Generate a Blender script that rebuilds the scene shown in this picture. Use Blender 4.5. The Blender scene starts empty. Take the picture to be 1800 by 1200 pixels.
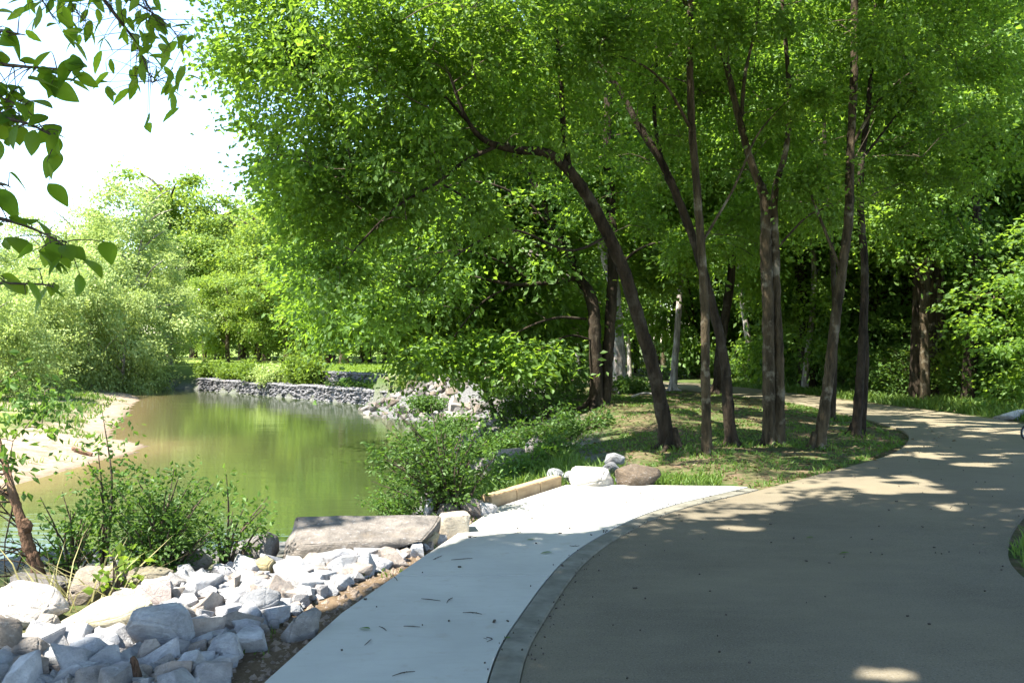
import bpy, bmesh, math, random
import numpy as np
from mathutils import Vector, Matrix, Euler

random.seed(7)
rng = np.random.default_rng(11)
SC = bpy.context.scene
COL = SC.collection

# ------------------------------------------------------------------ camera, sky, sun, exposure
CAM_H = 1.65
F = 1600.0                       # focal length in pixels of the 1800 px wide photograph
cam_d = bpy.data.cameras.new('camera')
cam_d.sensor_width = 36.0
cam_d.lens = 32.0
cam_d.clip_start = 0.05
cam_d.clip_end = 2000.0
cam_o = bpy.data.objects.new('camera', cam_d)
cam_o.location = (0, 0, CAM_H)
cam_o.rotation_euler = (math.radians(90), 0, 0)
COL.objects.link(cam_o)
SC.camera = cam_o

SUN_EL = math.radians(60)
SUN_H = Vector((-0.88, -0.47)).normalized()          # horizontal direction towards the sun
S = np.array([SUN_H.x * math.cos(SUN_EL), SUN_H.y * math.cos(SUN_EL), math.sin(SUN_EL)])
world = bpy.data.worlds.new("World")
SC.world = world
world.use_nodes = True
wn = world.node_tree
wn.nodes.clear()
w_out = wn.nodes.new('ShaderNodeOutputWorld')
w_bg = wn.nodes.new('ShaderNodeBackground')
w_sky = wn.nodes.new('ShaderNodeTexSky')
w_sky.sky_type = 'NISHITA'
w_sky.sun_disc = False
w_sky.sun_elevation = SUN_EL
w_sky.sun_rotation = math.atan2(SUN_H.x, SUN_H.y)
w_sky.air_density = 1.0
w_sky.dust_density = 0.3
w_sky.ozone_density = 1.0
w_bg.inputs['Strength'].default_value = 0.13
wn.links.new(w_sky.outputs['Color'], w_bg.inputs['Color'])
wn.links.new(w_bg.outputs['Background'], w_out.inputs['Surface'])

sun_d = bpy.data.lights.new('sun', 'SUN')
sun_d.energy = 5.0
sun_d.angle = math.radians(0.53)
sun_d.color = (1.0, 0.95, 0.86)
sun_o = bpy.data.objects.new('sun', sun_d)
sun_o.rotation_euler = Vector((-S[0], -S[1], -S[2])).to_track_quat('-Z', 'Y').to_euler()
sun_o.location = (-20, -10, 40)
COL.objects.link(sun_o)

SC.view_settings.view_transform = 'Standard'
SC.view_settings.look = 'None'
SC.view_settings.gamma = 1.0
SC.view_settings.use_curve_mapping = False
SC.view_settings.exposure = 2.2
SC.render.engine = 'CYCLES'
SC.cycles.use_denoising = True
SC.cycles.max_bounces = 10
SC.cycles.diffuse_bounces = 5
SC.cycles.glossy_bounces = 3
SC.cycles.transmission_bounces = 6
SC.cycles.transparent_max_bounces = 8
SC.cycles.sample_clamp_indirect = 8.0

# ------------------------------------------------------------------ small helpers
def P(px, py, d):
    """point d metres ahead of the camera that the photograph shows at pixel (px, py)"""
    return np.array([(px - 900) / F * d, d, CAM_H + (600 - py) / F * d])

def proj(p):
    p = np.asarray(p, float)
    y = np.maximum(p[..., 1], 1e-3)
    return 900 + p[..., 0] / y * F, 600 - (p[..., 2] - CAM_H) / y * F

def smooth(t):
    t = np.clip(t, 0, 1)
    return t * t * (3 - 2 * t)

_tab = rng.random((64, 64))
def vnoise(x, y):
    x = np.asarray(x, float); y = np.asarray(y, float)
    xi = np.floor(x).astype(int); yi = np.floor(y).astype(int)
    fx = smooth(x - xi); fy = smooth(y - yi)
    a = _tab[xi % 64, yi % 64]; b = _tab[(xi + 1) % 64, yi % 64]
    c = _tab[xi % 64, (yi + 1) % 64]; d = _tab[(xi + 1) % 64, (yi + 1) % 64]
    return (a * (1 - fx) + b * fx) * (1 - fy) + (c * (1 - fx) + d * fx) * fy

def fbm(x, y, o=4):
    v = 0; a = 0.5; t = 0
    for i in range(o):
        v = v + a * vnoise(x * 2 ** i + 17.3 * i, y * 2 ** i + 5.1 * i); t += a; a *= 0.5
    return v / t

def in_poly(x, y, poly):
    x = np.asarray(x, float); y = np.asarray(y, float)
    r = np.zeros(np.broadcast(x, y).shape, bool)
    n = len(poly)
    for i in range(n):
        x1, y1 = poly[i]; x2, y2 = poly[(i + 1) % n]
        if y1 == y2: continue
        c = ((y1 > y) != (y2 > y)) & (x < (x2 - x1) * (y - y1) / (y2 - y1) + x1)
        r ^= c
    return r

def dist_line(x, y, pts, closed=False):
    x = np.asarray(x, float); y = np.asarray(y, float)
    d = np.full(np.broadcast(x, y).shape, 1e9)
    n = len(pts)
    for i in range(n if closed else n - 1):
        x1, y1 = pts[i]; x2, y2 = pts[(i + 1) % n]
        dx, dy = x2 - x1, y2 - y1
        t = np.clip(((x - x1) * dx + (y - y1) * dy) / (dx * dx + dy * dy + 1e-12), 0, 1)
        d = np.minimum(d, np.hypot(x - x1 - t * dx, y - y1 - t * dy))
    return d

def catmull(pts, n):
    p = np.asarray(pts, float)
    p = np.vstack([2 * p[0] - p[1], p, 2 * p[-1] - p[-2]])
    m = len(p) - 3
    t = np.linspace(0, m, n)
    i = np.minimum(t.astype(int), m - 1); f = (t - i)[:, None]
    a, b, c, d = p[i], p[i + 1], p[i + 2], p[i + 3]
    return 0.5 * (2 * b + (c - a) * f + (2 * a - 5 * b + 4 * c - d) * f ** 2 + (3 * b - a - 3 * c + d) * f ** 3)

def mesh_np(name, verts, faces, mat=None, smooth_shade=False):
    """one mesh from numpy arrays; faces is (n,3) or (n,4)"""
    verts = np.ascontiguousarray(verts, dtype=np.float32); faces = np.ascontiguousarray(faces, dtype=np.int32)
    me = bpy.data.meshes.new(name)
    nf, k = faces.shape
    me.vertices.add(len(verts)); me.vertices.foreach_set('co', verts.ravel())
    me.loops.add(nf * k); me.loops.foreach_set('vertex_index', faces.ravel())
    me.polygons.add(nf)
    me.polygons.foreach_set('loop_start', np.arange(0, nf * k, k, dtype=np.int32))
    me.update(calc_edges=True)
    me.validate()
    me.polygons.foreach_set('use_smooth', np.full(len(me.polygons), smooth_shade))
    if mat: me.materials.append(mat)
    return me

def link(name, data, parent=None, loc=None, rot=None, scale=None):
    o = bpy.data.objects.new(name, data)
    COL.objects.link(o)
    if parent: o.parent = parent
    if loc is not None: o.location = loc
    if rot is not None: o.rotation_euler = rot
    if scale is not None: o.scale = scale
    return o

def tag(o, label=None, cat=None, group=None, kind=None):
    if label: o['label'] = label
    if cat: o['category'] = cat
    if group: o['group'] = group
    if kind: o['kind'] = kind
    return o

def thing(name, label, cat, loc=(0, 0, 0), group=None):
    return tag(link(name, None, loc=loc), label, cat, group)

class Geo:
    """collects triangles"""
    def __init__(s): s.v = []; s.f = []; s.n = 0
    def add(s, v, f):
        v = np.asarray(v, float); f = np.asarray(f, int)
        if f.shape[1] == 4: f = np.vstack([f[:, [0, 1, 2]], f[:, [0, 2, 3]]])
        s.v.append(v); s.f.append(f + s.n); s.n += len(v)
    def tube(s, pts, rad, sides=8, rough=0.0, res=None, cap=True):
        pts = np.asarray(pts, float); rad = np.asarray(rad, float)
        n = res or max(2, len(pts) * 4)
        q = catmull(pts, n) if len(pts) > 1 else pts
        r = np.interp(np.linspace(0, 1, n), np.linspace(0, 1, len(rad)), rad)
        t = np.gradient(q, axis=0); t /= np.linalg.norm(t, axis=1)[:, None] + 1e-9
        ref = np.array([1.0, 0.13, 0.07]); 
        if abs(t[0] @ ref) > 0.8: ref = np.array([0.1, 1.0, 0.05])
        u = ref - (t @ ref)[:, None] * t; u /= np.linalg.norm(u, axis=1)[:, None] + 1e-9
        w = np.cross(t, u)
        a = np.linspace(0, 2 * math.pi, sides, endpoint=False)
        rr = r[:, None] * (1 + rough * (rng.random((n, sides)) - 0.5) * 2)
        v = q[:, None, :] + rr[..., None] * (np.cos(a)[None, :, None] * u[:, None, :] + np.sin(a)[None, :, None] * w[:, None, :])
        i = np.arange(n - 1)[:, None] * sides; j = np.arange(sides)[None, :]; k = (j + 1) % sides
        f = np.stack([i + j, i + k, i + sides + k, i + sides + j], -1).reshape(-1, 4)
        s.add(v.reshape(-1, 3), f)
        if cap:
            s.add(np.vstack([v[-1], q[-1] + t[-1] * r[-1] * 0.5]), [[j, (j + 1) % sides, sides] for j in range(sides)])
        return q
    def box(s, c, size, rotz=0.0, tilt=0.0):
        x, y, z = [k / 2 for k in size]
        v = np.array([[a * x, b * y, d * z] for a in (-1, 1) for b in (-1, 1) for d in (-1, 1)])
        m = np.array(Euler((tilt, 0, rotz)).to_matrix())
        s.add(v @ m.T + np.asarray(c), [[0, 1, 3, 2], [4, 6, 7, 5], [0, 4, 5, 1], [2, 3, 7, 6], [0, 2, 6, 4], [1, 5, 7, 3]])
    def mesh(s, name, mat, smooth_shade=False):
        return mesh_np(name, np.vstack(s.v), np.vstack(s.f), mat, smooth_shade)

# ------------------------------------------------------------------ materials
def new_mat(name):
    m = bpy.data.materials.new(name); m.use_nodes = True
    nt = m.node_tree; nt.nodes.clear()
    return m, nt, nt.nodes.new('ShaderNodeOutputMaterial')

def node(nt, t, **kw):
    n = nt.nodes.new(t)
    for k, v in kw.items():
        if k in n.inputs: n.inputs[k].default_value = v
        else: setattr(n, k, v)
    return n

def ramp(nt, fac, stops):
    r = nt.nodes.new('ShaderNodeValToRGB')
    e = r.color_ramp.elements
    while len(e) < len(stops): e.new(0.5)
    for i, (p, c) in enumerate(stops):
        e[i].position = p; e[i].color = (*c, 1) if len(c) == 3 else c
    nt.links.new(fac, r.inputs['Fac'])
    return r.outputs['Color']

def mixc(nt, fac, a, b, mode='MIX'):
    m = nt.nodes.new('ShaderNodeMix'); m.data_type = 'RGBA'; m.blend_type = mode
    for s_, v in ((0, fac), (6, a), (7, b)):
        if hasattr(v, 'links'): nt.links.new(v, m.inputs[s_])
        else: m.inputs[s_].default_value = v if s_ == 0 else (*v, 1)
    return m.outputs[2]

def noise(nt, scale, detail=5, rough=0.55, vec=None, stretch=None):
    n = nt.nodes.new('ShaderNodeTexNoise')
    n.inputs['Scale'].default_value = scale; n.inputs['Detail'].default_value = detail; n.inputs['Roughness'].default_value = rough
    if vec is None:
        vec = nt.nodes.new('ShaderNodeTexCoord').outputs['Object']
    if stretch:
        mp = nt.nodes.new('ShaderNodeMapping'); mp.inputs['Scale'].default_value = stretch
        nt.links.new(vec, mp.inputs['Vector']); vec = mp.outputs['Vector']
    nt.links.new(vec, n.inputs['Vector'])
    return n.outputs['Fac']

def math_n(nt, op, a, b=None):
    m = nt.nodes.new('ShaderNodeMath'); m.operation = op
    for i, v in enumerate((a, b)):
        if v is None: continue
        if hasattr(v, 'links'): nt.links.new(v, m.inputs[i])
        else: m.inputs[i].default_value = v
    return m.outputs[0]

def bump(nt, h, strength=0.4, dist=0.02):
    b = nt.nodes.new('ShaderNodeBump'); b.inputs['Strength'].default_value = strength; b.inputs['Distance'].default_value = dist
    nt.links.new(h, b.inputs['Height'])
    return b.outputs['Normal']

def princ(nt, out, color, rough=0.8, normal=None, spec=0.3):
    b = nt.nodes.new('ShaderNodeBsdfPrincipled')
    if hasattr(color, 'links'): nt.links.new(color, b.inputs['Base Color'])
    else: b.inputs['Base Color'].default_value = (*color, 1)
    b.inputs['Roughness'].default_value = rough
    b.inputs['Specular IOR Level'].default_value = spec
    if normal is not None: nt.links.new(normal, b.inputs['Normal'])
    nt.links.new(b.outputs[0], out.inputs['Surface'])
    return b

def leaf_mat(name, dark, light, trans, tfac=0.5, spread=0.25):
    m, nt, out = new_mat(name)
    g = nt.nodes.new('ShaderNodeNewGeometry'); oi = nt.nodes.new('ShaderNodeObjectInfo')
    cl = nt.nodes.new('ShaderNodeMapRange'); cl.inputs['From Min'].default_value = 0.34; cl.inputs['From Max'].default_value = 0.66
    nt.links.new(noise(nt, 0.8, 3, 0.6), cl.inputs['Value'])
    v = math_n(nt, 'ADD', math_n(nt, 'MULTIPLY', g.outputs['Random Per Island'], 0.42), math_n(nt, 'ADD', math_n(nt, 'MULTIPLY', oi.outputs['Random'], 0.18), math_n(nt, 'MULTIPLY', cl.outputs['Result'], 0.40)))
    c = mixc(nt, v, dark, light)
    t = mixc(nt, v, tuple(k * 0.75 for k in trans), tuple(min(1, k * 1.25) for k in trans))
    d = nt.nodes.new('ShaderNodeBsdfDiffuse'); nt.links.new(c, d.inputs['Color'])
    tr = nt.nodes.new('ShaderNodeBsdfTranslucent'); nt.links.new(t, tr.inputs['Color'])
    mx = nt.nodes.new('ShaderNodeMixShader'); mx.inputs[0].default_value = tfac
    nt.links.new(d.outputs[0], mx.inputs[1]); nt.links.new(tr.outputs[0], mx.inputs[2])
    gl = nt.nodes.new('ShaderNodeBsdfGlossy'); gl.inputs['Roughness'].default_value = 0.55; gl.inputs['Color'].default_value = (0.7, 0.85, 0.6, 1)
    m2 = nt.nodes.new('ShaderNodeMixShader'); m2.inputs[0].default_value = 0.03
    nt.links.new(mx.outputs[0], m2.inputs[1]); nt.links.new(gl.outputs[0], m2.inputs[2])
    nt.links.new(m2.outputs[0], out.inputs['Surface'])
    return m

L_HERO = leaf_mat('leaf_canopy', (0.024, 0.064, 0.010), (0.092, 0.168, 0.024), (0.26, 0.42, 0.032), 0.52)
L_WOOD = leaf_mat('leaf_woodland', (0.036, 0.085, 0.014), (0.110, 0.188, 0.032), (0.28, 0.44, 0.038), 0.53)
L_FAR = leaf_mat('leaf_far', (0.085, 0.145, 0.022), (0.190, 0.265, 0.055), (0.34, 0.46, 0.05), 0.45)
L_PALE = leaf_mat('leaf_pale', (0.21, 0.28, 0.085), (0.36, 0.43, 0.16), (0.42, 0.52, 0.12), 0.42)  # overexposure and veiling glare are put into this pale leaf colour
L_BUSH = leaf_mat('leaf_bush', (0.034, 0.082, 0.014), (0.085, 0.160, 0.028), (0.16, 0.28, 0.03), 0.42)
L_DARK = leaf_mat('leaf_dark', (0.022, 0.056, 0.010), (0.064, 0.118, 0.020), (0.13, 0.24, 0.025), 0.42)  # shade on the bank bushes is partly put into this darker leaf
L_YELL = leaf_mat('leaf_yellow_green', (0.090, 0.150, 0.018), (0.150, 0.220, 0.030), (0.25, 0.36, 0.03), 0.45)
L_PINE = leaf_mat('leaf_conifer', (0.030, 0.060, 0.030), (0.060, 0.095, 0.050), (0.06, 0.10, 0.04), 0.2)
L_RED = leaf_mat('leaf_red', (0.12, 0.012, 0.018), (0.22, 0.02, 0.028), (0.2, 0.01, 0.015), 0.3)
L_GRASS = leaf_mat('grass_blade', (0.045, 0.095, 0.015), (0.105, 0.165, 0.030), (0.18, 0.28, 0.03), 0.4)
L_DRY = leaf_mat('dry_blade', (0.20, 0.17, 0.07), (0.30, 0.27, 0.13), (0.3, 0.28, 0.1), 0.3)

def near_leaf_mat():
    m, nt, out = new_mat('leaf_near')
    tc = nt.nodes.new('ShaderNodeTexCoord'); oi = nt.nodes.new('ShaderNodeObjectInfo')
    w = nt.nodes.new('ShaderNodeTexWave'); w.wave_type = 'BANDS'; w.bands_direction = 'DIAGONAL'
    w.inputs['Scale'].default_value = 42; w.inputs['Distortion'].default_value = 0.6
    ab = nt.nodes.new('ShaderNodeVectorMath'); ab.operation = 'ABSOLUTE'
    nt.links.new(tc.outputs['Object'], ab.inputs[0]); nt.links.new(ab.outputs[0], w.inputs['Vector'])
    v = oi.outputs['Random']
    c = mixc(nt, v, (0.032, 0.085, 0.012), (0.075, 0.155, 0.02))
    c = mixc(nt, math_n(nt, 'MULTIPLY', w.outputs['Fac'], 0.25), c, (0.10, 0.18, 0.04))
    t = mixc(nt, v, (0.20, 0.36, 0.014), (0.42, 0.58, 0.025))
    d = princ(nt, out, c, 0.42, bump(nt, w.outputs['Fac'], 0.25, 0.002), 0.35)
    tr = nt.nodes.new('ShaderNodeBsdfTranslucent'); nt.links.new(t, tr.inputs['Color'])
    mx = nt.nodes.new('ShaderNodeMixShader'); mx.inputs[0].default_value = 0.6
    nt.links.new(d.outputs[0], mx.inputs[1]); nt.links.new(tr.outputs[0], mx.inputs[2])
    nt.links.new(mx.outputs[0], out.inputs['Surface'])
    return m
L_NEAR = near_leaf_mat()

def bark_mat(name, a, b, blotch=(0.30, 0.30, 0.26), lfac=0.35):
    m, nt, out = new_mat(name)
    n1 = noise(nt, 9, 6, 0.65, stretch=(1, 1, 0.22)); n2 = noise(nt, 3.0, 4, 0.6); n3 = noise(nt, 60, 3, 0.6, stretch=(1, 1, 0.3))
    c = ramp(nt, n1, [(0.36, a), (0.64, b)])
    f = ramp(nt, n2, [(0.55, (0, 0, 0)), (0.66, (1, 1, 1))])
    c = mixc(nt, math_n(nt, 'MULTIPLY', f, lfac), c, blotch)
    h = math_n(nt, 'ADD', n1, math_n(nt, 'MULTIPLY', n3, 0.4))
    princ(nt, out, c, 0.9, bump(nt, h, 1.0, 0.06), 0.12)
    return m
B_DARK = bark_mat('bark_dark', (0.012, 0.009, 0.006), (0.048, 0.036, 0.024), (0.13, 0.115, 0.085), 0.3)
B_MID = bark_mat('bark_grey_brown', (0.022, 0.017, 0.010), (0.092, 0.070, 0.042), (0.24, 0.215, 0.16), 0.7)  # pale blotches hold lichen and also painted sunlit patches of bark
B_PALE = bark_mat('bark_pale', (0.14, 0.115, 0.095), (0.42, 0.38, 0.34), (0.5, 0.48, 0.44), 0.4)
B_RED = bark_mat('bark_peeling', (0.05, 0.03, 0.02), (0.22, 0.13, 0.08), (0.26, 0.2, 0.14), 0.3)
B_TWIG = bark_mat('twig', (0.05, 0.04, 0.03), (0.13, 0.10, 0.07), lfac=0.1)
B_DEAD = bark_mat('dead_twig', (0.22, 0.19, 0.16), (0.42, 0.38, 0.33), lfac=0.1)

def rock_mat(name='rock', vein=(0.55, 0.56, 0.57), vfac=0.25, bscale=1.0):
    m, nt, out = new_mat(name)
    oi = nt.nodes.new('ShaderNodeObjectInfo')
    pos = nt.nodes.new('ShaderNodeNewGeometry').outputs['Position']
    n1 = noise(nt, 7 * bscale, 8, 0.7, pos); n2 = noise(nt, 26 * bscale, 6, 0.75, pos, (1, 1, 2.2)); n3 = noise(nt, 120 * bscale, 3, 0.6, pos)
    c = mixc(nt, 1.0, oi.outputs['Color'], ramp(nt, n1, [(0.28, (0.42, 0.42, 0.43)), (0.68, (1.22, 1.2, 1.17))]), 'MULTIPLY')
    f = ramp(nt, n2, [(0.56, (0, 0, 0)), (0.64, (1, 1, 1))])
    c = mixc(nt, math_n(nt, 'MULTIPLY', f, vfac), c, vein)
    f2 = ramp(nt, noise(nt, 3.4 * bscale, 4, 0.6, pos), [(0.56, (0, 0, 0)), (0.72, (1, 1, 1))])
    c = mixc(nt, math_n(nt, 'MULTIPLY', f2, 0.35), c, (0.20, 0.15, 0.09))
    h = math_n(nt, 'ADD', n1, math_n(nt, 'ADD', math_n(nt, 'MULTIPLY', n2, 0.5), math_n(nt, 'MULTIPLY', n3, 0.2)))
    princ(nt, out, c, 0.85, bump(nt, h, 0.9, 0.05), 0.25)
    return m
M_ROCK = rock_mat()

def concrete_mat():
    m, nt, out = new_mat('new_concrete')
    n1 = noise(nt, 1.1, 6, 0.6); n2 = noise(nt, 60, 4, 0.7); n3 = noise(nt, 4, 5, 0.65, stretch=(1, 6, 1)); n4 = noise(nt, 190, 2, 0.5)
    c = ramp(nt, n1, [(0.3, (0.31, 0.305, 0.272)), (0.7, (0.40, 0.392, 0.35))])
    c = mixc(nt, math_n(nt, 'MULTIPLY', ramp(nt, n3, [(0.5, (0, 0, 0)), (0.75, (1, 1, 1))]), 0.3), c, (0.27, 0.265, 0.235))
    c = mixc(nt, math_n(nt, 'MULTIPLY', ramp(nt, n4, [(0.66, (0, 0, 0)), (0.72, (1, 1, 1))]), 0.45), c, (0.22, 0.21, 0.19))
    c = mixc(nt, math_n(nt, 'MULTIPLY', ramp(nt, noise(nt, 6, 5, 0.7), [(0.58, (0, 0, 0)), (0.68, (1, 1, 1))]), 0.38), c, (0.28, 0.255, 0.20))
    h = math_n(nt, 'ADD', math_n(nt, 'MULTIPLY', n2, 0.6), n3)
    princ(nt, out, c, 0.8, bump(nt, h, 0.12, 0.006), 0.3)
    return m
M_CONC = concrete_mat()

def kerb_mat():
    m, nt, out = new_mat('weathered_kerb')
    n1 = noise(nt, 5, 6, 0.65); n2 = noise(nt, 80, 5, 0.7)
    c = ramp(nt, n1, [(0.3, (0.085, 0.08, 0.06)), (0.7, (0.20, 0.19, 0.155))])
    c = mixc(nt, math_n(nt, 'MULTIPLY', ramp(nt, n2, [(0.55, (0, 0, 0)), (0.68, (1, 1, 1))]), 0.45), c, (0.09, 0.085, 0.07))
    princ(nt, out, c, 0.9, bump(nt, n2, 0.35, 0.01), 0.2)
    return m
M_KERB = kerb_mat()

def asphalt_mat():
    m, nt, out = new_mat('asphalt')
    n1 = noise(nt, 0.7, 6, 0.6); n2 = noise(nt, 95, 4, 0.75); n3 = noise(nt, 3.5, 6, 0.7, stretch=(0.6, 1.6, 1))
    c = ramp(nt, n1, [(0.3, (0.092, 0.077, 0.052)), (0.7, (0.142, 0.121, 0.084))])
    c = mixc(nt, math_n(nt, 'MULTIPLY', ramp(nt, n3, [(0.45, (0, 0, 0)), (0.75, (1, 1, 1))]), 0.5), c, (0.165, 0.138, 0.09))
    c = mixc(nt, math_n(nt, 'MULTIPLY', ramp(nt, n2, [(0.52, (0, 0, 0)), (0.66, (1, 1, 1))]), 0.5), c, (0.22, 0.21, 0.185))
    c = mixc(nt, math_n(nt, 'MULTIPLY', ramp(nt, noise(nt, 70, 3, 0.7), [(0.36, (1, 1, 1)), (0.44, (0, 0, 0))]), 0.5), c, (0.03, 0.03, 0.027))
    # asphalt turns lighter and tan with distance along the path
    at = nt.nodes.new('ShaderNodeAttribute'); at.attribute_name = 'far_tan'
    c = mixc(nt, math_n(nt, 'MULTIPLY', at.outputs['Fac'], 0.8), c, mixc(nt, n3, (0.155, 0.128, 0.078), (0.225, 0.192, 0.125)))
    princ(nt, out, c, 0.88, bump(nt, n2, 0.35, 0.008), 0.2)
    return m
M_ASPH = asphalt_mat()

def ground_mat():
    m, nt, out = new_mat('ground_soil_grass')
    def A(n):
        a = nt.nodes.new('ShaderNodeAttribute'); a.attribute_name = n; return a.outputs['Fac']
    n1 = noise(nt, 0.9, 7, 0.65); n2 = noise(nt, 7, 6, 0.7); n3 = noise(nt, 45, 5, 0.7); n4 = noise(nt, 18, 4, 0.7)
    soil = ramp(nt, n2, [(0.3, (0.065, 0.045, 0.028)), (0.7, (0.16, 0.115, 0.072))])
    soil = mixc(nt, math_n(nt, 'MULTIPLY', ramp(nt, n3, [(0.55, (0, 0, 0)), (0.65, (1, 1, 1))]), 0.6), soil, (0.20, 0.16, 0.115))
    grass = ramp(nt, n4, [(0.3, (0.026, 0.055, 0.011)), (0.7, (0.070, 0.105, 0.024))])
    thin = ramp(nt, math_n(nt, 'ADD', math_n(nt, 'MULTIPLY', n1, 0.55), math_n(nt, 'MULTIPLY', n2, 0.45)), [(0.42, (0, 0, 0)), (0.58, (1, 1, 1))])
    base = mixc(nt, math_n(nt, 'MULTIPLY', A('grass'), math_n(nt, 'SUBTRACT', 1.0, math_n(nt, 'MULTIPLY', thin, A('thin')))), soil, grass)
    lawn = ramp(nt, noise(nt, 0.35, 5, 0.6), [(0.3, (0.110, 0.165, 0.030)), (0.7, (0.175, 0.225, 0.050))])
    base = mixc(nt, A('lawn'), base, lawn)
    sand = ramp(nt, n2, [(0.3, (0.20, 0.145, 0.095)), (0.7, (0.36, 0.29, 0.21))])
    sand = mixc(nt, math_n(nt, 'MULTIPLY', ramp(nt, noise(nt, 2.2, 6, 0.7), [(0.5, (0, 0, 0)), (0.62, (1, 1, 1))]), 0.6), sand, (0.13, 0.10, 0.065))
    sand = mixc(nt, A('wet'), sand, (0.085, 0.062, 0.04))
    base = mixc(nt, A('sand'), base, sand)
    rock = ramp(nt, n4, [(0.35, (0.045, 0.045, 0.045)), (0.7, (0.20, 0.195, 0.185))])
    base = mixc(nt, A('rubble'), base, rock)
    h = math_n(nt, 'ADD', n2, math_n(nt, 'MULTIPLY', n3, 0.4))
    princ(nt, out, base, 0.95, bump(nt, h, 0.7, 0.04), 0.1)
    return m
M_GROUND = ground_mat()

def water_mat():
    m, nt, out = new_mat('river_water')
    at = nt.nodes.new('ShaderNodeAttribute'); at.attribute_name = 'shallow'
    n1 = noise(nt, 0.25, 4, 0.6)
    deep = mixc(nt, n1, (0.026, 0.042, 0.012), (0.038, 0.055, 0.018))
    c = mixc(nt, at.outputs['Fac'], deep, (0.17, 0.125, 0.06))
    r1 = noise(nt, 1.6, 5, 0.55, stretch=(0.7, 1.9, 1)); r2 = noise(nt, 0.5, 3, 0.5, stretch=(0.5, 1.3, 1)); r3 = noise(nt, 7, 3, 0.5, stretch=(0.6, 1.4, 1))
    h = math_n(nt, 'ADD', math_n(nt, 'ADD', math_n(nt, 'MULTIPLY', r1, 0.5), r2), math_n(nt, 'MULTIPLY', r3, 0.10))
    b = princ(nt, out, c, 0.02, bump(nt, h, 0.09, 0.10), 0.5)
    b.inputs['IOR'].default_value = 1.33
    return m
M_WATER = water_mat()

def simple(name, col, rough=0.5, metal=0.0, ns=40, amp=0.25):
    m, nt, out = new_mat(name)
    n = noise(nt, ns, 4, 0.6)
    c = ramp(nt, n, [(0.3, tuple(k * (1 - amp) for k in col)), (0.7, tuple(min(1, k * (1 + amp)) for k in col))])
    b = princ(nt, out, c, rough, bump(nt, n, 0.1, 0.003), 0.4)
    b.inputs['Metallic'].default_value = metal
    return m
M_RUBBER = simple('tyre_rubber', (0.015, 0.015, 0.016), 0.7)
M_STEEL = simple('steel', (0.45, 0.45, 0.46), 0.35, 0.9)
M_PAINT = simple('black_paint', (0.02, 0.02, 0.022), 0.35)
M_WIRE = simple('gabion_wire', (0.20, 0.20, 0.20), 0.5, 0.6)
M_CHIP = simple('twig_debris', (0.035, 0.027, 0.02), 0.9)

def timber_mat():
    m, nt, out = new_mat('timber_edging')
    n1 = noise(nt, 10, 6, 0.65, stretch=(0.12, 1, 1)); n2 = noise(nt, 1.6, 4, 0.6)
    c = ramp(nt, n1, [(0.3, (0.24, 0.16, 0.085)), (0.7, (0.46, 0.34, 0.20))])
    c = mixc(nt, math_n(nt, 'MULTIPLY', ramp(nt, n2, [(0.5, (0, 0, 0)), (0.6, (1, 1, 1))]), 0.5), c, (0.20, 0.13, 0.07))
    princ(nt, out, c, 0.85, bump(nt, n1, 0.5, 0.01), 0.2)
    return m
M_TIMBER = timber_mat()

# ------------------------------------------------------------------ terrain
WZ = -1.30                                         # water level
RIVER = [(-60, 3), (-30, 3.5), (-12, 7.2), (-8, 9.2), (-5.9, 10.8), (-5.0, 11.2), (-4.0, 11.3), (-3.2, 11.3), (-2.5, 11.5), (-1.95, 13.0),
         (-1.7, 16.2), (-1.45, 21), (-1.6, 25), (-1.9, 29), (-2.5, 33), (-4.4, 34.6), (-6.2, 37.6), (-6.6, 39.5), (-5.6, 41.2), (-20.6, 57.2),
         (-24, 58.5), (-40, 60), (-80, 62), (-80, 52), (-40, 53.5), (-24, 53), (-21.2, 51.5), (-18.8, 46.5), (-17.2, 41.8), (-14.6, 34.5), (-13.2, 30.5), (-12.2, 28),
         (-10.3, 26.0), (-9.9, 24.4), (-10.0, 21), (-10.0, 18.2), (-10.6, 16.8), (-13, 14.8), (-18, 12.5), (-30, 12), (-60, 14)]
GAB0, GAB1 = (-5.6, 41.2), (-20.6, 57.2)           # foot of the gabion wall
NEAR_SHORE = RIVER[0:16]
LEFT_SHORE = RIVER[21:]
FAR_SHORE = RIVER[18:23]
POINT_SHORE = RIVER[12:19]

PATH_L = [(0.30, -14), (0.06, -8), (-0.02, -3), (-0.03, 0), (-0.01, 2.5), (0.04, 4.4), (0.22, 5.5), (0.60, 6.95), (1.18, 8.2), (1.75, 9.05), (2.75, 10.12),
          (3.72, 11.2), (5.45, 13.2), (6.57, 15.1), (7.22, 16.8), (7.45, 18.6), (7.65, 22.4), (7.35, 26.4), (6.8, 28.7), (5.9, 31.8), (4.5, 33.9), (1.5, 36.6), (-2, 38.6), (-6, 42)]
PATH_R = [(3.7, -14), (3.4, -8), (3.3, -3), (3.3, 0), (3.3, 2.5), (3.35, 4.4), (3.48, 5.6), (3.62, 6.5), (3.98, 7.3), (4.75, 8.5), (6.1, 10.2),
          (7.4, 11.9), (9.0, 13.9), (9.85, 15.7), (10.15, 17.6), (10.3, 19.4), (9.9, 22.6), (9.35, 25.4), (9.0, 28.7), (8.2, 33.0), (6.9, 36.6), (3.0, 40), (-1, 42.2), (-5, 45.4)]
PATH_POLY = PATH_L + PATH_R[::-1]
SLAB = [(-1.75, -14), (-1.55, -4), (-1.38, 1.5), (-1.19, 4.4), (-1.03, 5.5), (-0.72, 6.77), (-0.16, 9.0), (0.62, 10.42), (2.72, 10.30)]
KERB_W = 0.155
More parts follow.
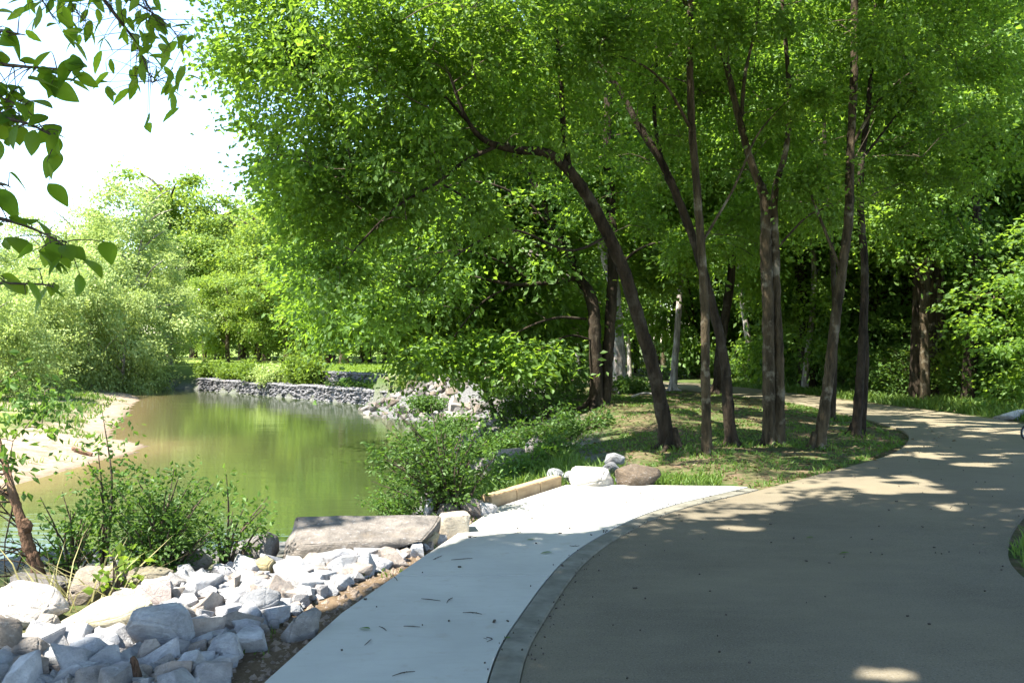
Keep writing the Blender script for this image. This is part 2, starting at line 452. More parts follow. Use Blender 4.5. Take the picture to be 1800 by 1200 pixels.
KERB = [p for p in PATH_L if p[1] < 10.2]

def ground_h(x, y):
    x = np.asarray(x, float); y = np.asarray(y, float)
    inside = in_poly(x, y, RIVER)
    d = dist_line(x, y, RIVER, True)
    dn = dist_line(x, y, NEAR_SHORE); dl = dist_line(x, y, LEFT_SHORE); df = dist_line(x, y, FAR_SHORE)
    bump_ = (fbm(x * 0.6, y * 0.6) - 0.5) * 0.22 + (fbm(x * 3, y * 3, 3) - 0.5) * 0.05
    # right and near bank
    bw = 3.4 + 1.3 * smooth((9.5 - y) / 3)
    zn = WZ + 1.27 * smooth((d / bw) * 0.85 + 0.08) - 1.27 * smooth(0.08)
    zn = np.where(d >= bw * 1.06, -0.03, np.minimum(zn, -0.03))
    # left bank: a gentle sand bar
    zl = WZ + 0.42 * smooth(d / 2.6) + 0.35 * smooth((d - 3) / 6) + 1.0 * smooth((d - 8) / 14)
    # far bank: two gabion steps
    zf = np.where(d < 0.35, WZ - 0.2, np.where(d < 1.75, -0.72, -0.02))
    z = zn
    fw = (df < dn - 0.3) & (df <= dl) & (dist_line(x, y, POINT_SHORE[:-1]) > df + 0.4)
    z = np.where(fw, zf, z)
    z = np.where(~fw & (dl < dn) & (dl < df), zl, z)
    open_ = smooth(d / 1.2)
    z = z + bump_ * np.where(fw, 0.12, 1.0) * open_
    # low mound under the trees
    m = np.exp(-(((x - 3.3) / 3.0) ** 2 + ((y - 20.0) / 3.6) ** 2))
    z = z + 0.27 * m
    z = np.where(inside, WZ - 0.08 - 0.7 * smooth(d / 2.5), z)
    # level bed under the path and the slab
    flat = np.minimum(np.where(in_poly(x, y, PATH_POLY), 0, dist_line(x, y, PATH_POLY, True)), np.where(in_poly(x, y, SLAB + [(3, 10), (2, -14)]), 0, dist_line(x, y, SLAB)))
    k = smooth((flat - 0.25) / 0.9)
    z = np.where(inside, z, z * k + (-0.035) * (1 - k))
    return z

def ground_hit(px, py, zoff=0.0):
    """where the sight line through a pixel meets the ground"""
    dirv = np.array([(px - 900) / F, 1.0, (600 - py) / F])
    t = np.linspace(2.0, 90, 3500)
    z = ground_h(dirv[0] * t, t)
    ray = CAM_H + dirv[2] * t
    hit = np.nonzero(ray <= z + zoff)[0]
    i = hit[0] if len(hit) else len(t) - 1
    return np.array([dirv[0] * t[i], t[i], z[i]])

def graded(c, span0, span1, n, k):
    u = np.linspace(-math.asinh(span0 / k), math.asinh(span1 / k), n)
    return c + k * np.sinh(u)
gx = graded(0.0, 420, 420, 380, 7.0)
gy = graded(11.0, 140, 700, 400, 7.0)
GX, GY = np.meshgrid(gx, gy)
GZ = ground_h(GX, GY)
gv = np.stack([GX, GY, GZ], -1).reshape(-1, 3)
nx, ny = len(gx), len(gy)
ii = (np.arange(ny - 1)[:, None] * nx + np.arange(nx - 1)[None, :]).ravel()
gf = np.stack([ii, ii + 1, ii + nx + 1, ii + nx], -1)
g_me = mesh_np('ground', gv, gf, M_GROUND, True)
def attr(me, name, vals):
    a = me.attributes.new(name, 'FLOAT', 'POINT'); a.data.foreach_set('value', np.ascontiguousarray(np.asarray(vals, np.float32).ravel()))
gX, gY, gZ = gv[:, 0], gv[:, 1], gv[:, 2]
d_r = dist_line(gX, gY, RIVER, True); in_r = in_poly(gX, gY, RIVER)
d_near = dist_line(gX, gY, NEAR_SHORE); d_left = dist_line(gX, gY, LEFT_SHORE); d_far = dist_line(gX, gY, FAR_SHORE); d_slab = dist_line(gX, gY, SLAB)
left = (d_left < d_near) & (d_left < d_far)
nz = fbm(gX * 0.45, gY * 0.45)
nz2 = fbm(gX * 0.5 + 3, gY * 0.22 + 8); sand = np.where(left, 1 - smooth((d_r - np.where(gY > 26, 1.1, 3.0) + 2.4 * (nz2 - .5)) / 0.6) * (1 - 0.9 * smooth((nz2 - .52) / .05)), 0) ; sand = np.where(in_r & (d_left < 4), 1, sand)
sand = np.where(left & (d_r < 1.0), 1, sand)
lawn = np.where((gY > 40) & ~left, 1.0, 0.0) * smooth((d_r - 1.0) / 1.0)
lawn = np.maximum(lawn, np.where(left, smooth((d_r - 2.5) / 1), 0)) * (gX < 2)
edge_soil = smooth((1.3 - d_slab) / 0.8) * (gX < 0.5) * (gY < 10)
rub = np.where(~left, smooth((4.6 - d_r) / 1.0), 0) * smooth((1.9 - gX) / 1.0) * (gY < 40) * smooth((d_slab - 0.5) / 0.5)
rub = np.maximum(rub, np.where(in_r & ~left, 1, 0)); 
sand = sand * np.where(left, smooth((15 - d_r) / 4), 1); attr(g_me, 'sand', sand); attr(g_me, 'wet', np.exp(-np.maximum(d_r - .05, 0) / .28) * (~in_r)); attr(g_me, 'lawn', lawn); attr(g_me, 'rubble', rub)
attr(g_me, 'grass', np.clip(1 - edge_soil, 0, 1)); attr(g_me, 'thin', np.where(gY < 34, 1.0, 0.4)); attr(g_me, 'litter', smooth((30 - gY) / 5) * smooth((gX - 0.0) / 1.0) * smooth((8 - gX) / 1) * smooth((gY - 10.5) / 2))
ground = tag(link('ground', g_me), kind='structure')

# water sheet
wx = np.linspace(-82, 3, 150); wy = np.linspace(2, 66, 130)
WX, WY = np.meshgrid(wx, wy)
wv = np.stack([WX, WY, np.full_like(WX, WZ)], -1).reshape(-1, 3)
ii = (np.arange(129)[:, None] * 150 + np.arange(149)[None, :]).ravel()
w_me = mesh_np('water', wv, np.stack([ii, ii + 1, ii + 151, ii + 150], -1), M_WATER, True)
dl_ = dist_line(wv[:, 0], wv[:, 1], LEFT_SHORE)
attr(w_me, 'shallow', np.clip(np.exp(-np.maximum(dl_ - 0.1, 0) / 1.1) + 0.15 * np.exp(-dl_ / 7) * fbm(wv[:, 0] * .3, wv[:, 1] * .3), 0, 1))
water = tag(link('water', w_me), kind='structure')

# ------------------------------------------------------------------ path, slab, kerb
def ribbon(name, L, R, z, mat, thick, n=160, m=10):
    l = catmull(np.array(L), n); r = catmull(np.array(R), n)
    t = np.linspace(0, 1, m)[None, :, None]
    top = l[:, None, :] * (1 - t) + r[:, None, :] * t
    x, y = top[..., 0].ravel(), top[..., 1].ravel()
    zz = z + (fbm(x * 0.5, y * 0.5, 2) - 0.5) * 0.012
    v = np.stack([x, y, zz], -1)
    i = (np.arange(n - 1)[:, None] * m + np.arange(m - 1)[None, :]).ravel()
    f = [np.stack([i, i + 1, i + m + 1, i + m], -1)]
    base = len(v); idx = []
    for c in (0, m - 1):
        k = np.arange(n) * m + c
        vb = v[k].copy(); vb[:, 2] = z - thick
        b0 = base + sum(len(q) for q in idx); idx.append(vb)
        a = np.arange(n - 1)
        q = np.stack([k[:-1], k[1:], b0 + a + 1, b0 + a], -1)
        f.append(q if c == 0 else q[:, ::-1])
    return mesh_np(name, np.vstack([v] + idx), np.vstack(f), mat, False)
p_me = ribbon('path', PATH_L, PATH_R, 0.0, M_ASPH, 0.12)
pv = np.empty(len(p_me.vertices) * 3, np.float32); p_me.vertices.foreach_get('co', pv); pv = pv.reshape(-1, 3)
attr(p_me, 'far_tan', smooth((pv[:, 1] - 7.0) / 8.0) * 0.8 + 0.25 * smooth((fbm(pv[:, 0], pv[:, 1]) - 0.45) / 0.3))
path = tag(link('path', p_me), kind='structure')

def prism(name, poly, z0, z1, mat, bev=0.006):
    bm = bmesh.new()
    vs = [bm.verts.new((x, y, z1)) for x, y in poly]
    f = bm.faces.new(vs)
    if f.normal.z < 0: f.normal_flip()
    bm.normal_update()
    r = bmesh.ops.extrude_face_region(bm, geom=[f])
    for e in r['geom']:
        if isinstance(e, bmesh.types.BMVert): e.co.z = z0
    bmesh.ops.recalc_face_normals(bm, faces=bm.faces)
    top = [e for e in bm.edges if all(abs(v.co.z - z1) < 1e-6 for v in e.verts)]
    if bev: bmesh.ops.bevel(bm, geom=top, offset=bev, segments=2, affect='EDGES', profile=0.5)
    bmesh.ops.triangulate(bm, faces=[f for f in bm.faces if len(f.verts) > 4])
    me = bpy.data.meshes.new(name); bm.to_mesh(me); bm.free()
    me.materials.append(mat)
    return me
kl = catmull(np.array(KERB), 90)
kt = np.gradient(kl, axis=0); kt /= np.linalg.norm(kt, axis=1)[:, None]
kn = np.stack([-kt[:, 1], kt[:, 0]], -1)
k_in = kl + kn * 0.004; k_out = kl + kn * KERB_W; k_slab = kl + kn * (KERB_W + 0.006)
kerb = tag(link('kerb', None), kind='structure')
cuts = [0, 38, 51, 60, 68, 76, 83, 89]
for a, b in zip(cuts[:-1], cuts[1:]):
    A_ = k_in[a:b + 1].copy(); B_ = k_out[a:b + 1].copy()
    A_[-1] -= kt[b] * 0.007; B_[-1] -= kt[b] * 0.007
    link('kerb_segment', prism('kerb_segment', [tuple(q) for q in A_] + [tuple(q) for q in B_[::-1]], -0.15, 0.010, M_KERB, 0.012), kerb)
# slab in two panels with a joint at y = 6.38
slab = tag(link('concrete_slab', None), kind='structure')
sl = np.array(SLAB[:-1]); JY = 6.38
def at_y(pts, y):
    pts = np.asarray(pts); return np.array([np.interp(y, pts[:, 1], pts[:, 0]), y])
right_edge = k_slab[k_slab[:, 1] < 10.16]
for lo, hi in ((-14, JY - 0.012), (JY + 0.012, 99)):
    Lp = [tuple(p) for p in sl if lo < p[1] < hi]; Rp = [tuple(p) for p in right_edge if lo < p[1] < hi]
    if lo > -14: Lp = [tuple(at_y(sl, lo))] + Lp; Rp = [tuple(at_y(right_edge, lo))] + Rp
    if hi < 99: Lp = Lp + [tuple(at_y(sl, hi))]; Rp = Rp + [tuple(at_y(right_edge, hi))]
    if hi == 99: Lp = Lp + [(1.5, 10.40), (2.5, 10.32), (2.66, 10.27)]
    link('slab_panel', prism('slab_panel', Lp + Rp[::-1], -0.16, 0.012, M_CONC, 0.003), slab)

# timber edging beam along the slab's river corner
tb = thing('timber_edging', 'tan squared timber beam edging the river corner of the pale concrete slab', 'edging beam')
a = np.array([-0.20, 9.06]); b = np.array([0.58, 10.44]); u = (b - a) / np.linalg.norm(b - a); nrm = np.array([-u[1], u[0]])
L_ = np.linalg.norm(b - a)
for k in range(3):
    c = a + u * (L_ * (k + 0.5) / 3) + nrm * 0.075
    bm = bmesh.new(); bmesh.ops.create_cube(bm, size=1)
    bmesh.ops.scale(bm, vec=(L_ / 3 - 0.008, 0.13, 0.19), verts=bm.verts)
    bmesh.ops.bevel(bm, geom=bm.edges[:], offset=0.008, segments=2, affect='EDGES')
    me = bpy.data.meshes.new('beam_length'); bm.to_mesh(me); bm.free(); me.materials.append(M_TIMBER)
    link('beam_length', me, tb, (c[0], c[1], 0.015), (0.02 * (k - 1), 0, math.atan2(u[1], u[0])))

# ------------------------------------------------------------------ rocks
def hull_mesh(name, seed, n=16, bev=0.05, sub=0, rough=0.0, flat=1.0, boxy=0.0):
    r = np.random.default_rng(seed)
    p = r.normal(size=(n, 3)); p /= np.linalg.norm(p, axis=1)[:, None]
    if boxy: p = np.sign(p) * np.abs(p) ** (1 - boxy); p /= np.max(np.abs(p), axis=1)[:, None] ** boxy
    p *= (0.82 + 0.3 * r.random((n, 1)))
    p[:, 2] *= flat
    bm = bmesh.new()
    for q in p: bm.verts.new(q)
    h = bmesh.ops.convex_hull(bm, input=bm.verts)
    bmesh.ops.delete(bm, geom=[v for v in bm.verts if not v.link_faces], context='VERTS')
    bmesh.ops.dissolve_limit(bm, angle_limit=math.radians(14), verts=bm.verts, edges=bm.edges)
    if bev: bmesh.ops.bevel(bm, geom=bm.edges[:], offset=bev, segments=1 if not sub else 2, affect='EDGES', clamp_overlap=True)
    bmesh.ops.triangulate(bm, faces=bm.faces)
    for _ in range(sub):
        bmesh.ops.subdivide_edges(bm, edges=bm.edges, cuts=1, use_grid_fill=True)
    if rough:
        for v in bm.verts:
            c = v.co
            k = (fbm(c.x * 1.7 + seed, c.y * 1.7 + c.z * 2.1, 4) - 0.5) * 2
            v.co = c * (1 + rough * float(k))
    lo = min(v.co.x for v in bm.verts), min(v.co.y for v in bm.verts), min(v.co.z for v in bm.verts)
    hi = max(v.co.x for v in bm.verts), max(v.co.y for v in bm.verts), max(v.co.z for v in bm.verts)
    for v in bm.verts:   # unit box, base at z = 0
        v.co = ((v.co.x - (lo[0] + hi[0]) / 2) / (hi[0] - lo[0]), (v.co.y - (lo[1] + hi[1]) / 2) / (hi[1] - lo[1]), (v.co.z - lo[2]) / (hi[2] - lo[2]))
    bmesh.ops.recalc_face_normals(bm, faces=bm.faces)
    me = bpy.data.meshes.new(name); bm.to_mesh(me); bm.free()
    me.polygons.foreach_set('use_smooth', np.full(len(me.polygons), bool(sub)))
    me.materials.append(M_ROCK)
    return me

GREY = (0.40, 0.405, 0.415); TAN = (0.42, 0.35, 0.23); PALE = (0.50, 0.46, 0.42); BROWN = (0.25, 0.21, 0.165); DARK = (0.15, 0.14, 0.13)
placed = []                                        # (x, y, radius) of the boulders
def boulder(px, py, w, h, col, label, seed, dep=0.8, rz=0.0, tilt=(0, 0), boxy=0.0, flat=1.0, rough=0.13, n=18, sink=0.2, lift=0.0, name='boulder', group=None):
    """w, h: size in photo pixels; (px, py): where its front foot meets the ground"""
    g = ground_hit(px, py)
    d = g[1]; W = w * d / F; H = h * d / F * 1.06; D = W * dep
    x, y = g[0] * (d + D * 0.4) / d, d + D * 0.4
    z = min(g[2], float(ground_h(x, y))) + lift
    o = link(name, hull_mesh(name, seed, n, 0.07, 2, rough, flat, boxy), None, (x, y, z - H * sink), (tilt[0], tilt[1], rz), (W, D, H * (1 + sink)))
    o.color = (*col, 1)
    tag(o, label, 'boulder', group)
    placed.append((x, y, W * 0.42))
    return o
boulder(48, 1108, 145, 76, PALE, 'pale rounded boulder with a double hump at the left edge of the bank', 3, 0.7, 0.1, rough=0.22, n=26)
boulder(185, 1118, 172, 50, (0.47, 0.42, 0.29), 'long low yellowish boulder lying along the front of the bank', 12, 0.5, 0.08, boxy=0.4, rough=0.08, n=24)
boulder(75, 1052, 120, 34, DARK, 'dark boulder at the foot of the leaning trunk', 21, 0.7, rough=0.15)
boulder(172, 1062, 100, 56, BROWN, 'broad brown boulder behind the yellowish long one', 31, 0.8, 0.2, boxy=0.3)
boulder(258, 1036, 85, 30, (0.21, 0.19, 0.14), 'mossy brown boulder under the front bush', 41, 0.8)
boulder(272, 1076, 66, 50, (0.48, 0.40, 0.36), 'pinkish square-topped boulder below the front bush', 51, 0.9, 0.3, boxy=0.5)
boulder(222, 1080, 60, 36, (0.40, 0.36, 0.33), 'greyish rounded boulder left of the pinkish square-topped one', 61, 0.9)
boulder(340, 1012, 78, 38, (0.22, 0.19, 0.15), 'brown sloping boulder right of the front bush', 71, 0.8, -0.2, (0, -0.15))
boulder(449, 992, 86, 54, (0.20, 0.185, 0.17), 'dark grey boulder with a ridged top at the water edge', 81, 0.8, 0.3, boxy=0.2)
boulder(464, 1020, 46, 36, (0.45, 0.37, 0.2), 'small yellow rounded boulder in front of the dark ridged one', 91, 0.8)
boulder(638, 976, 276, 40, (0.19, 0.17, 0.15), 'very long flat-topped brown boulder at the water edge', 101, 0.5, -0.05, (0.22, -0.02), boxy=0.75, rough=0.06, n=34, flat=0.6)  # dappled shade on it is put into this darker brown
boulder(798, 946, 54, 38, (0.52, 0.46, 0.36), 'squared pale block beside the edge of the concrete slab', 111, 0.9, 0.15, boxy=0.85, rough=0.03, n=30)
boulder(752, 964, 42, 26, (0.42, 0.35, 0.22), 'small tan triangular boulder in front of the long flat one', 121, 0.9)
boulder(285, 1152, 118, 72, GREY, 'largest blue-grey angular boulder in the near rock pile', 131, 0.8, 0.2, boxy=0.2)
boulder(398, 1168, 70, 44, GREY, 'rounded blue-grey boulder nearest the soil strip', 141, 0.8)
boulder(456, 1088, 74, 48, (0.25, 0.255, 0.265), 'dark angular boulder where the pale rocks meet the soil strip', 151, 0.8, 0.4)
boulder(522, 1128, 66, 54, (0.28, 0.27, 0.26), 'grey slab of rock tilted up out of the soil strip', 161, 0.5, 0.7, (0.1, 0.35), boxy=0.6)
boulder(10, 1176, 66, 82, (0.22, 0.19, 0.16), 'tall brown boulder cut by the left edge', 171, 0.9)
boulder(52, 1180, 80, 50, (0.25, 0.225, 0.2), 'brown-grey boulder at the foot of the tall brown one', 181, 0.9)
boulder(80, 1130, 62, 44, (0.42, 0.37, 0.31), 'light brown boulder under the double-humped one', 186, 0.9)
boulder(312, 1108, 60, 36, (0.24, 0.23, 0.225), 'dark pointed boulder among the pale rocks', 191, 0.9)
boulder(228, 1110, 60, 30, GREY, 'grey boulder in front of the yellowish long one', 196, 0.9)
# round the far end of the slab and the right bank
boulder(1040, 862, 82, 36, (0.58, 0.55, 0.5), 'white rounded boulder at the far end of the concrete slab', 201, 0.7, rough=0.06)
boulder(1122, 861, 84, 40, (0.13, 0.10, 0.072), 'brown earthy boulder at the far end of the slab', 211, 0.8, rough=0.14)
boulder(976, 852, 32, 24, (0.24, 0.25, 0.26), 'grey rock behind the end of the timber beam', 221, 0.9, lift=0.02)
boulder(1002, 852, 30, 20, (0.26, 0.27, 0.285), 'dark grey rock between the timber beam and the white boulder', 226, 0.9, lift=0.02)
boulder(1056, 846, 46, 20, (0.22, 0.225, 0.235), 'flat grey rock at the bottom of the stack behind the white boulder', 231, 0.8, 0.3, n=12, rough=.05, boxy=.4)
boulder(1078, 843, 34, 18, (0.17, 0.175, 0.185), 'middle rock of the grey stack behind the white boulder', 236, 0.8, .8, (.1, -.1), n=12, rough=.05, boxy=.4, lift=0.09)
boulder(1078, 842, 34, 17, (0.25, 0.255, 0.265), 'top rock of the grey stack behind the white boulder', 241, 0.8, .3, (0, .12), n=11, rough=.05, lift=0.19, boxy=0.3)
boulder(1092, 856, 22, 26, (0.26, 0.275, 0.29), 'upright grey rock between the white boulder and the brown one', 246, 0.8)
boulder(753, 912, 18, 34, (0.45, 0.45, 0.45), 'upright whitish stone below the bank bush', 251, 0.8)
boulder(830, 912, 44, 34, (0.22, 0.19, 0.17), 'brown boulder between the bank bush and the timber beam', 261, 0.8)
boulder(858, 912, 34, 26, (0.36, 0.36, 0.37), 'grey boulder touching the slab by the timber beam', 266, 0.8)
boulder(788, 912, 40, 24, (0.17, 0.145, 0.125), 'dark boulder under the bank bush', 271, 0.8)
boulder(885, 832, 84, 40, (0.25, 0.22, 0.19), 'wide brown boulder in the shade of the right bank', 281, 0.8)
boulder(945, 800, 46, 32, (0.22, 0.20, 0.18), 'grey boulder in the grass up the right bank', 291, 0.8)
boulder(738, 868, 36, 22, DARK, 'wet dark boulder at the foot of the bank bush', 296, 0.8)

ROCKS = [hull_mesh('rock', 500 + k, 11 + k % 6, 0.03, 1, 0.07, 0.85, 0.25 * (k % 3)) for k in range(18)]
for _m in ROCKS: _m.polygons.foreach_set('use_smooth', np.zeros(len(_m.polygons), bool))
def pile(region, count, smin, smax, cols, label, group, zdrop, name='rock', seed=5, cat='rock', tight=0.78):
    """rocks thrown on the ground inside a polygon (x, y) until count are placed"""
    r = np.random.default_rng(seed); poly = np.array(region)
    lo, hi = poly.min(0), poly.max(0)
    got = []; tries = 0
    sizes = np.sort(smin + (smax - smin) * r.random(count) ** 2.2)[::-1]
    for s in sizes:
        for _ in range(60):
            x, y = lo + (hi - lo) * r.random(2)
            if not in_poly(x, y, region): continue
            if any((x - a) ** 2 + (y - b) ** 2 < ((s * 0.5 + c) * tight) ** 2 for a, b, c in got): continue
            if any((x - a) ** 2 + (y - b) ** 2 < (s * 0.12 + c) ** 2 for a, b, c in placed): continue
            got.append((x, y, s * 0.5)); break
        else:
            continue
        o = link(name, ROCKS[int(r.integers(len(ROCKS)))], None, (x, y, float(ground_h(x, y)) - s * zdrop), (r.normal() * 0.25, r.normal() * 0.25, r.random() * 6.3),
                 (s * (0.85 + 0.4 * r.random()), s * (0.75 + 0.3 * r.random()), s * (0.55 + 0.35 * r.random())))
        c = np.array(cols[int(r.integers(len(cols)))]) * (0.82 + 0.36 * r.random()); o.color = (*c, 1)
        tag(o, label, cat, group)
    return got
def G2(*pts): return [tuple(ground_hit(a, b)[:2]) for a, b in pts]
RIP = G2((-60, 1215), (40, 1130), (220, 1085), (330, 1020), (480, 1005), (600, 985), (740, 968), (790, 952), (760, 966), (705, 985), (640, 1015), (560, 1055), (470, 1110), (425, 1160), (330, 1225))
riprap = pile(RIP, 300, 0.085, 0.235, [GREY, GREY, (0.40, 0.405, 0.42), (0.31, 0.30, 0.30), (0.36, 0.31, 0.27), (0.44, 0.44, 0.455)],
     'angular light grey riprap rock lying among many others between the concrete slab and the river', 'riprap rocks on the near bank', 0.12, seed=8, tight=0.56)
pile(RIP, 130, 0.05, 0.12, [GREY, (0.42, 0.425, 0.435), (0.33, 0.31, 0.29), (0.40, 0.34, 0.28)], 'fist-sized grey stone wedged between the bigger riprap rocks of the near bank', 'small stones on the near bank', 0.05, 'stone', seed=18, cat='stone', tight=0.5)
POINTR = [(-6.6, 38.6), (-5.8, 41.2), (-3.2, 43.2), (-1.4, 40), (-0.4, 33), (0.5, 27), (-0.9, 24.5), (-1.5, 27), (-2.0, 31.5), (-2.8, 33.4), (-4.7, 34.9), (-6.4, 37.3)]
pile(POINTR, 190, 0.24, 0.62, [(0.16, 0.145, 0.13), (0.22, 0.195, 0.17), (0.12, 0.11, 0.10), (0.19, 0.155, 0.12), (0.26, 0.235, 0.21)],  # partial shade on the point is put into these darkened colours
     'brownish boulder lying among many on the sloping rocky point across the inlet', 'boulders on the rocky point', 0.2, 'point_rock', seed=9, tight=0.7)
SHORE = [(-1.4, 18.2), (-1.2, 21), (-1.4, 24.5), (-0.7, 24.5), (0.2, 21), (0.0, 18), (-0.4, 15.9), (-1.6, 15.2), (-2.3, 15.5)]
pile(SHORE, 40, 0.16, 0.55, [(0.22, 0.2, 0.18), (0.3, 0.28, 0.26), (0.17, 0.15, 0.14)], 'dull brown rock half hidden in plants at the foot of the right bank', 'rocks at the foot of the right bank', 0.2, 'bank_rock', seed=10)

# loose gravel in the soil strip, past counting
gg = Geo(); r = np.random.default_rng(3)
STRIP = G2((470, 1225), (540, 1130), (640, 1040), (715, 985), (770, 958), (800, 940), (790, 950)) ; STRIP = [(-1.22, 4.0), (-1.04, 5.5), (-0.75, 6.75), (-0.22, 8.9), (-0.55, 9.2), (-1.15, 7.6), (-1.65, 6.4), (-2.2, 5.0), (-2.0, 3.8)]
sp = np.array(STRIP); lo, hi = sp.min(0), sp.max(0)
q = lo + (hi - lo) * r.random((5200, 2)); q = q[in_poly(q[:, 0], q[:, 1], STRIP)]
gz = ground_h(q[:, 0], q[:, 1])
oct_ = np.array([[1, 0, 0], [0, 1, 0], [-1, 0, 0], [0, -1, 0], [0, 0, 1]], float)
of = np.array([[0, 1, 4], [1, 2, 4], [2, 3, 4], [3, 0, 4]])
for (x, y), z in zip(q, gz):
    s = 0.008 + 0.028 * r.random() ** 3; a_ = r.random() * 6.3
    v = oct_ * (s * (0.7 + 0.6 * r.random()), s, s * 0.8); v[4, :2] += r.normal(size=2) * s * 0.4
    v = np.stack([v[:, 0] * math.cos(a_) - v[:, 1] * math.sin(a_), v[:, 0] * math.sin(a_) + v[:, 1] * math.cos(a_), v[:, 2]], -1)
    gg.add(v + (x, y, z), of)
o = link('gravel', gg.mesh('gravel', M_ROCK)); o.color = (0.27, 0.21, 0.16, 1); tag(o, kind='stuff')
# rubble filling between the riprap rocks
gg = Geo(); rp = np.array(RIP); lo, hi = rp.min(0), rp.max(0)
q = lo + (hi - lo) * r.random((4200, 2)); q = q[in_poly(q[:, 0], q[:, 1], RIP)]; gz = ground_h(q[:, 0], q[:, 1])
for (x, y), z in zip(q, gz):
    s = 0.02 + 0.05 * r.random() ** 2; a_ = r.random() * 6.3
    v = oct_ * (s, s * (0.7 + 0.5 * r.random()), s * 0.9); v[4, :2] += r.normal(size=2) * s * 0.4
    v = np.stack([v[:, 0] * math.cos(a_) - v[:, 1] * math.sin(a_), v[:, 0] * math.sin(a_) + v[:, 1] * math.cos(a_), v[:, 2]], -1)
    gg.add(v + (x, y, z + 0.01), of)
o = link('rubble', gg.mesh('rubble', M_ROCK)); o.color = (0.36, 0.365, 0.375, 1); tag(o, kind='stuff')

# ------------------------------------------------------------------ gabion walls
def gabion(label, off, z0, z1, depth, seed, t0=0.0, t1=1.0):
    r = np.random.default_rng(seed)
    a = np.array(GAB0); b = np.array(GAB1); u = (b - a) / np.linalg.norm(b - a); n = np.array([u[1], -u[0]])
    if n @ np.array([10, 10]) < 0: n = -n
    L = np.linalg.norm(b - a); root = thing('gabion_wall', label, 'gabion wall')
    nb = int(L * (t1 - t0) / 2.0)
    for k in range(nb):
        g = Geo(); w = Geo()
        s0 = L * t0 + k * 2.0; top = z1 + r.normal() * 0.035
        for i in range(11):
            for j in range(int(round((top - z0) / 0.10)) + 1):
                p = a + u * (s0 + 2.0 * r.random()) + n * (off + 0.06 + 0.06 * r.random())
                sc = np.array([0.11, 0.11, 0.075]) * (0.8 + 0.5 * r.random())
                v = r.normal(size=(6, 3)) * 0.12 + np.array([[1, 0, 0], [0, 1, 0], [-1, 0, 0], [0, -1, 0], [0, 0, 1], [0, 0, -1]])
                g.add(v * sc + (p[0], p[1], z0 + (top - z0) * r.random()), [[0, 1, 4], [1, 2, 4], [2, 3, 4], [3, 0, 4], [1, 0, 5], [2, 1, 5], [3, 2, 5], [0, 3, 5]])
            for e in range(5):
                p = a + u * (s0 + (i + 0.5 + r.normal() * 0.2) * 0.18) + n * (off + depth * (e + 0.6) / 5)
                sc = np.array([0.12, 0.12, 0.07]) * (0.8 + 0.5 * r.random())
                v = r.normal(size=(6, 3)) * 0.12 + np.array([[1, 0, 0], [0, 1, 0], [-1, 0, 0], [0, -1, 0], [0, 0, 1], [0, 0, -1]])
                g.add(v * sc + (p[0], p[1], top), [[0, 1, 4], [1, 2, 4], [2, 3, 4], [3, 0, 4], [1, 0, 5], [2, 1, 5], [3, 2, 5], [0, 3, 5]])
        c = a + u * (s0 + 1.0) + n * (off + depth / 2 + 0.08)
        g.box((c[0], c[1], (z0 + top) / 2 - 0.02), (1.98, depth - 0.14, top - z0 - 0.04), math.atan2(u[1], u[0]))
        bo = link('basket', g.mesh('basket', M_ROCK), root); bo.color = (0.19, 0.187, 0.195, 1); bo['kind'] = 'stuff'
        for s_ in np.linspace(0, 2.0, 5):
            p = a + u * (s0 + s_) + n * (off - 0.04); w.box((p[0], p[1], (z0 + top) / 2), (0.012, 0.012, top - z0), math.atan2(u[1], u[0]))
        for z_ in (z0 + 0.05, (z0 + top) / 2, top):
            p = a + u * (s0 + 1) + n * (off - 0.045); w.box((p[0], p[1], z_), (2.0, 0.012, 0.012), math.atan2(u[1], u[0]))
        link('wire_mesh', w.mesh('wire_mesh', M_WIRE), bo)
gabion('lower stone-filled gabion wall standing in the water at the far bend', -0.05, WZ - 0.15, -0.66, 0.75, 1)
gabion('upper stone-filled gabion wall set back below the far lawn', 1.45, -0.80, -0.03, 0.7, 2, 0.0, 0.86)

# ------------------------------------------------------------------ light through the canopy: where the ground lies in the sun
def gz0(pts, z):          # photograph pixels on the level z -> ground points
    return [((a - 900) / F * (CAM_H - z) * F / (b - 600), (CAM_H - z) * F / (b - 600)) for a, b in pts]
LIT = [(0.0, gz0([(760, 952), (900, 936), (1020, 938), (1110, 912), (1240, 886), (1180, 862), (1000, 850), (860, 885), (780, 925)], 0.0)),
       None,
       (0.0, gz0([(1630, 741), (1640, 752), (1830, 766), (1830, 752)], 0.0)),
       (0.0, gz0([(1415, 858), (1470, 840), (1600, 836), (1660, 856), (1560, 868)], 0.0)),
       (0.0, gz0([(1190, 895), (1350, 896), (1340, 912), (1220, 912)], 0.0)),
       (0.0, gz0([(1270, 925), (1340, 925), (1330, 940), (1270, 940)], 0.0)),
       (0.0, gz0([(1350, 700), (1480, 716), (1520, 722), (1380, 712)], 0.0)),
       (0.3, gz0([(1190, 705), (1300, 722), (1360, 735), (1240, 722)], 0.3)),
       (0.2, gz0([(1090, 765), (1150, 772), (1130, 785), (1085, 780)], 0.2)),
       (0.0, gz0([(1100, 865), (1310, 850), (1360, 842), (1320, 862), (1180, 868)], 0.0)),
       (0.0, gz0([(1520, 1175), (1600, 1178), (1590, 1192), (1515, 1188)], 0.0))]
_rp = [ground_hit(*p) for p in ((-80, 1040), (-60, 1150), (120, 1180), (240, 1110), (380, 1105), (520, 1078), (700, 990), (790, 955), (795, 925), (760, 950), (520, 982), (380, 985), (270, 1000), (120, 1025))]
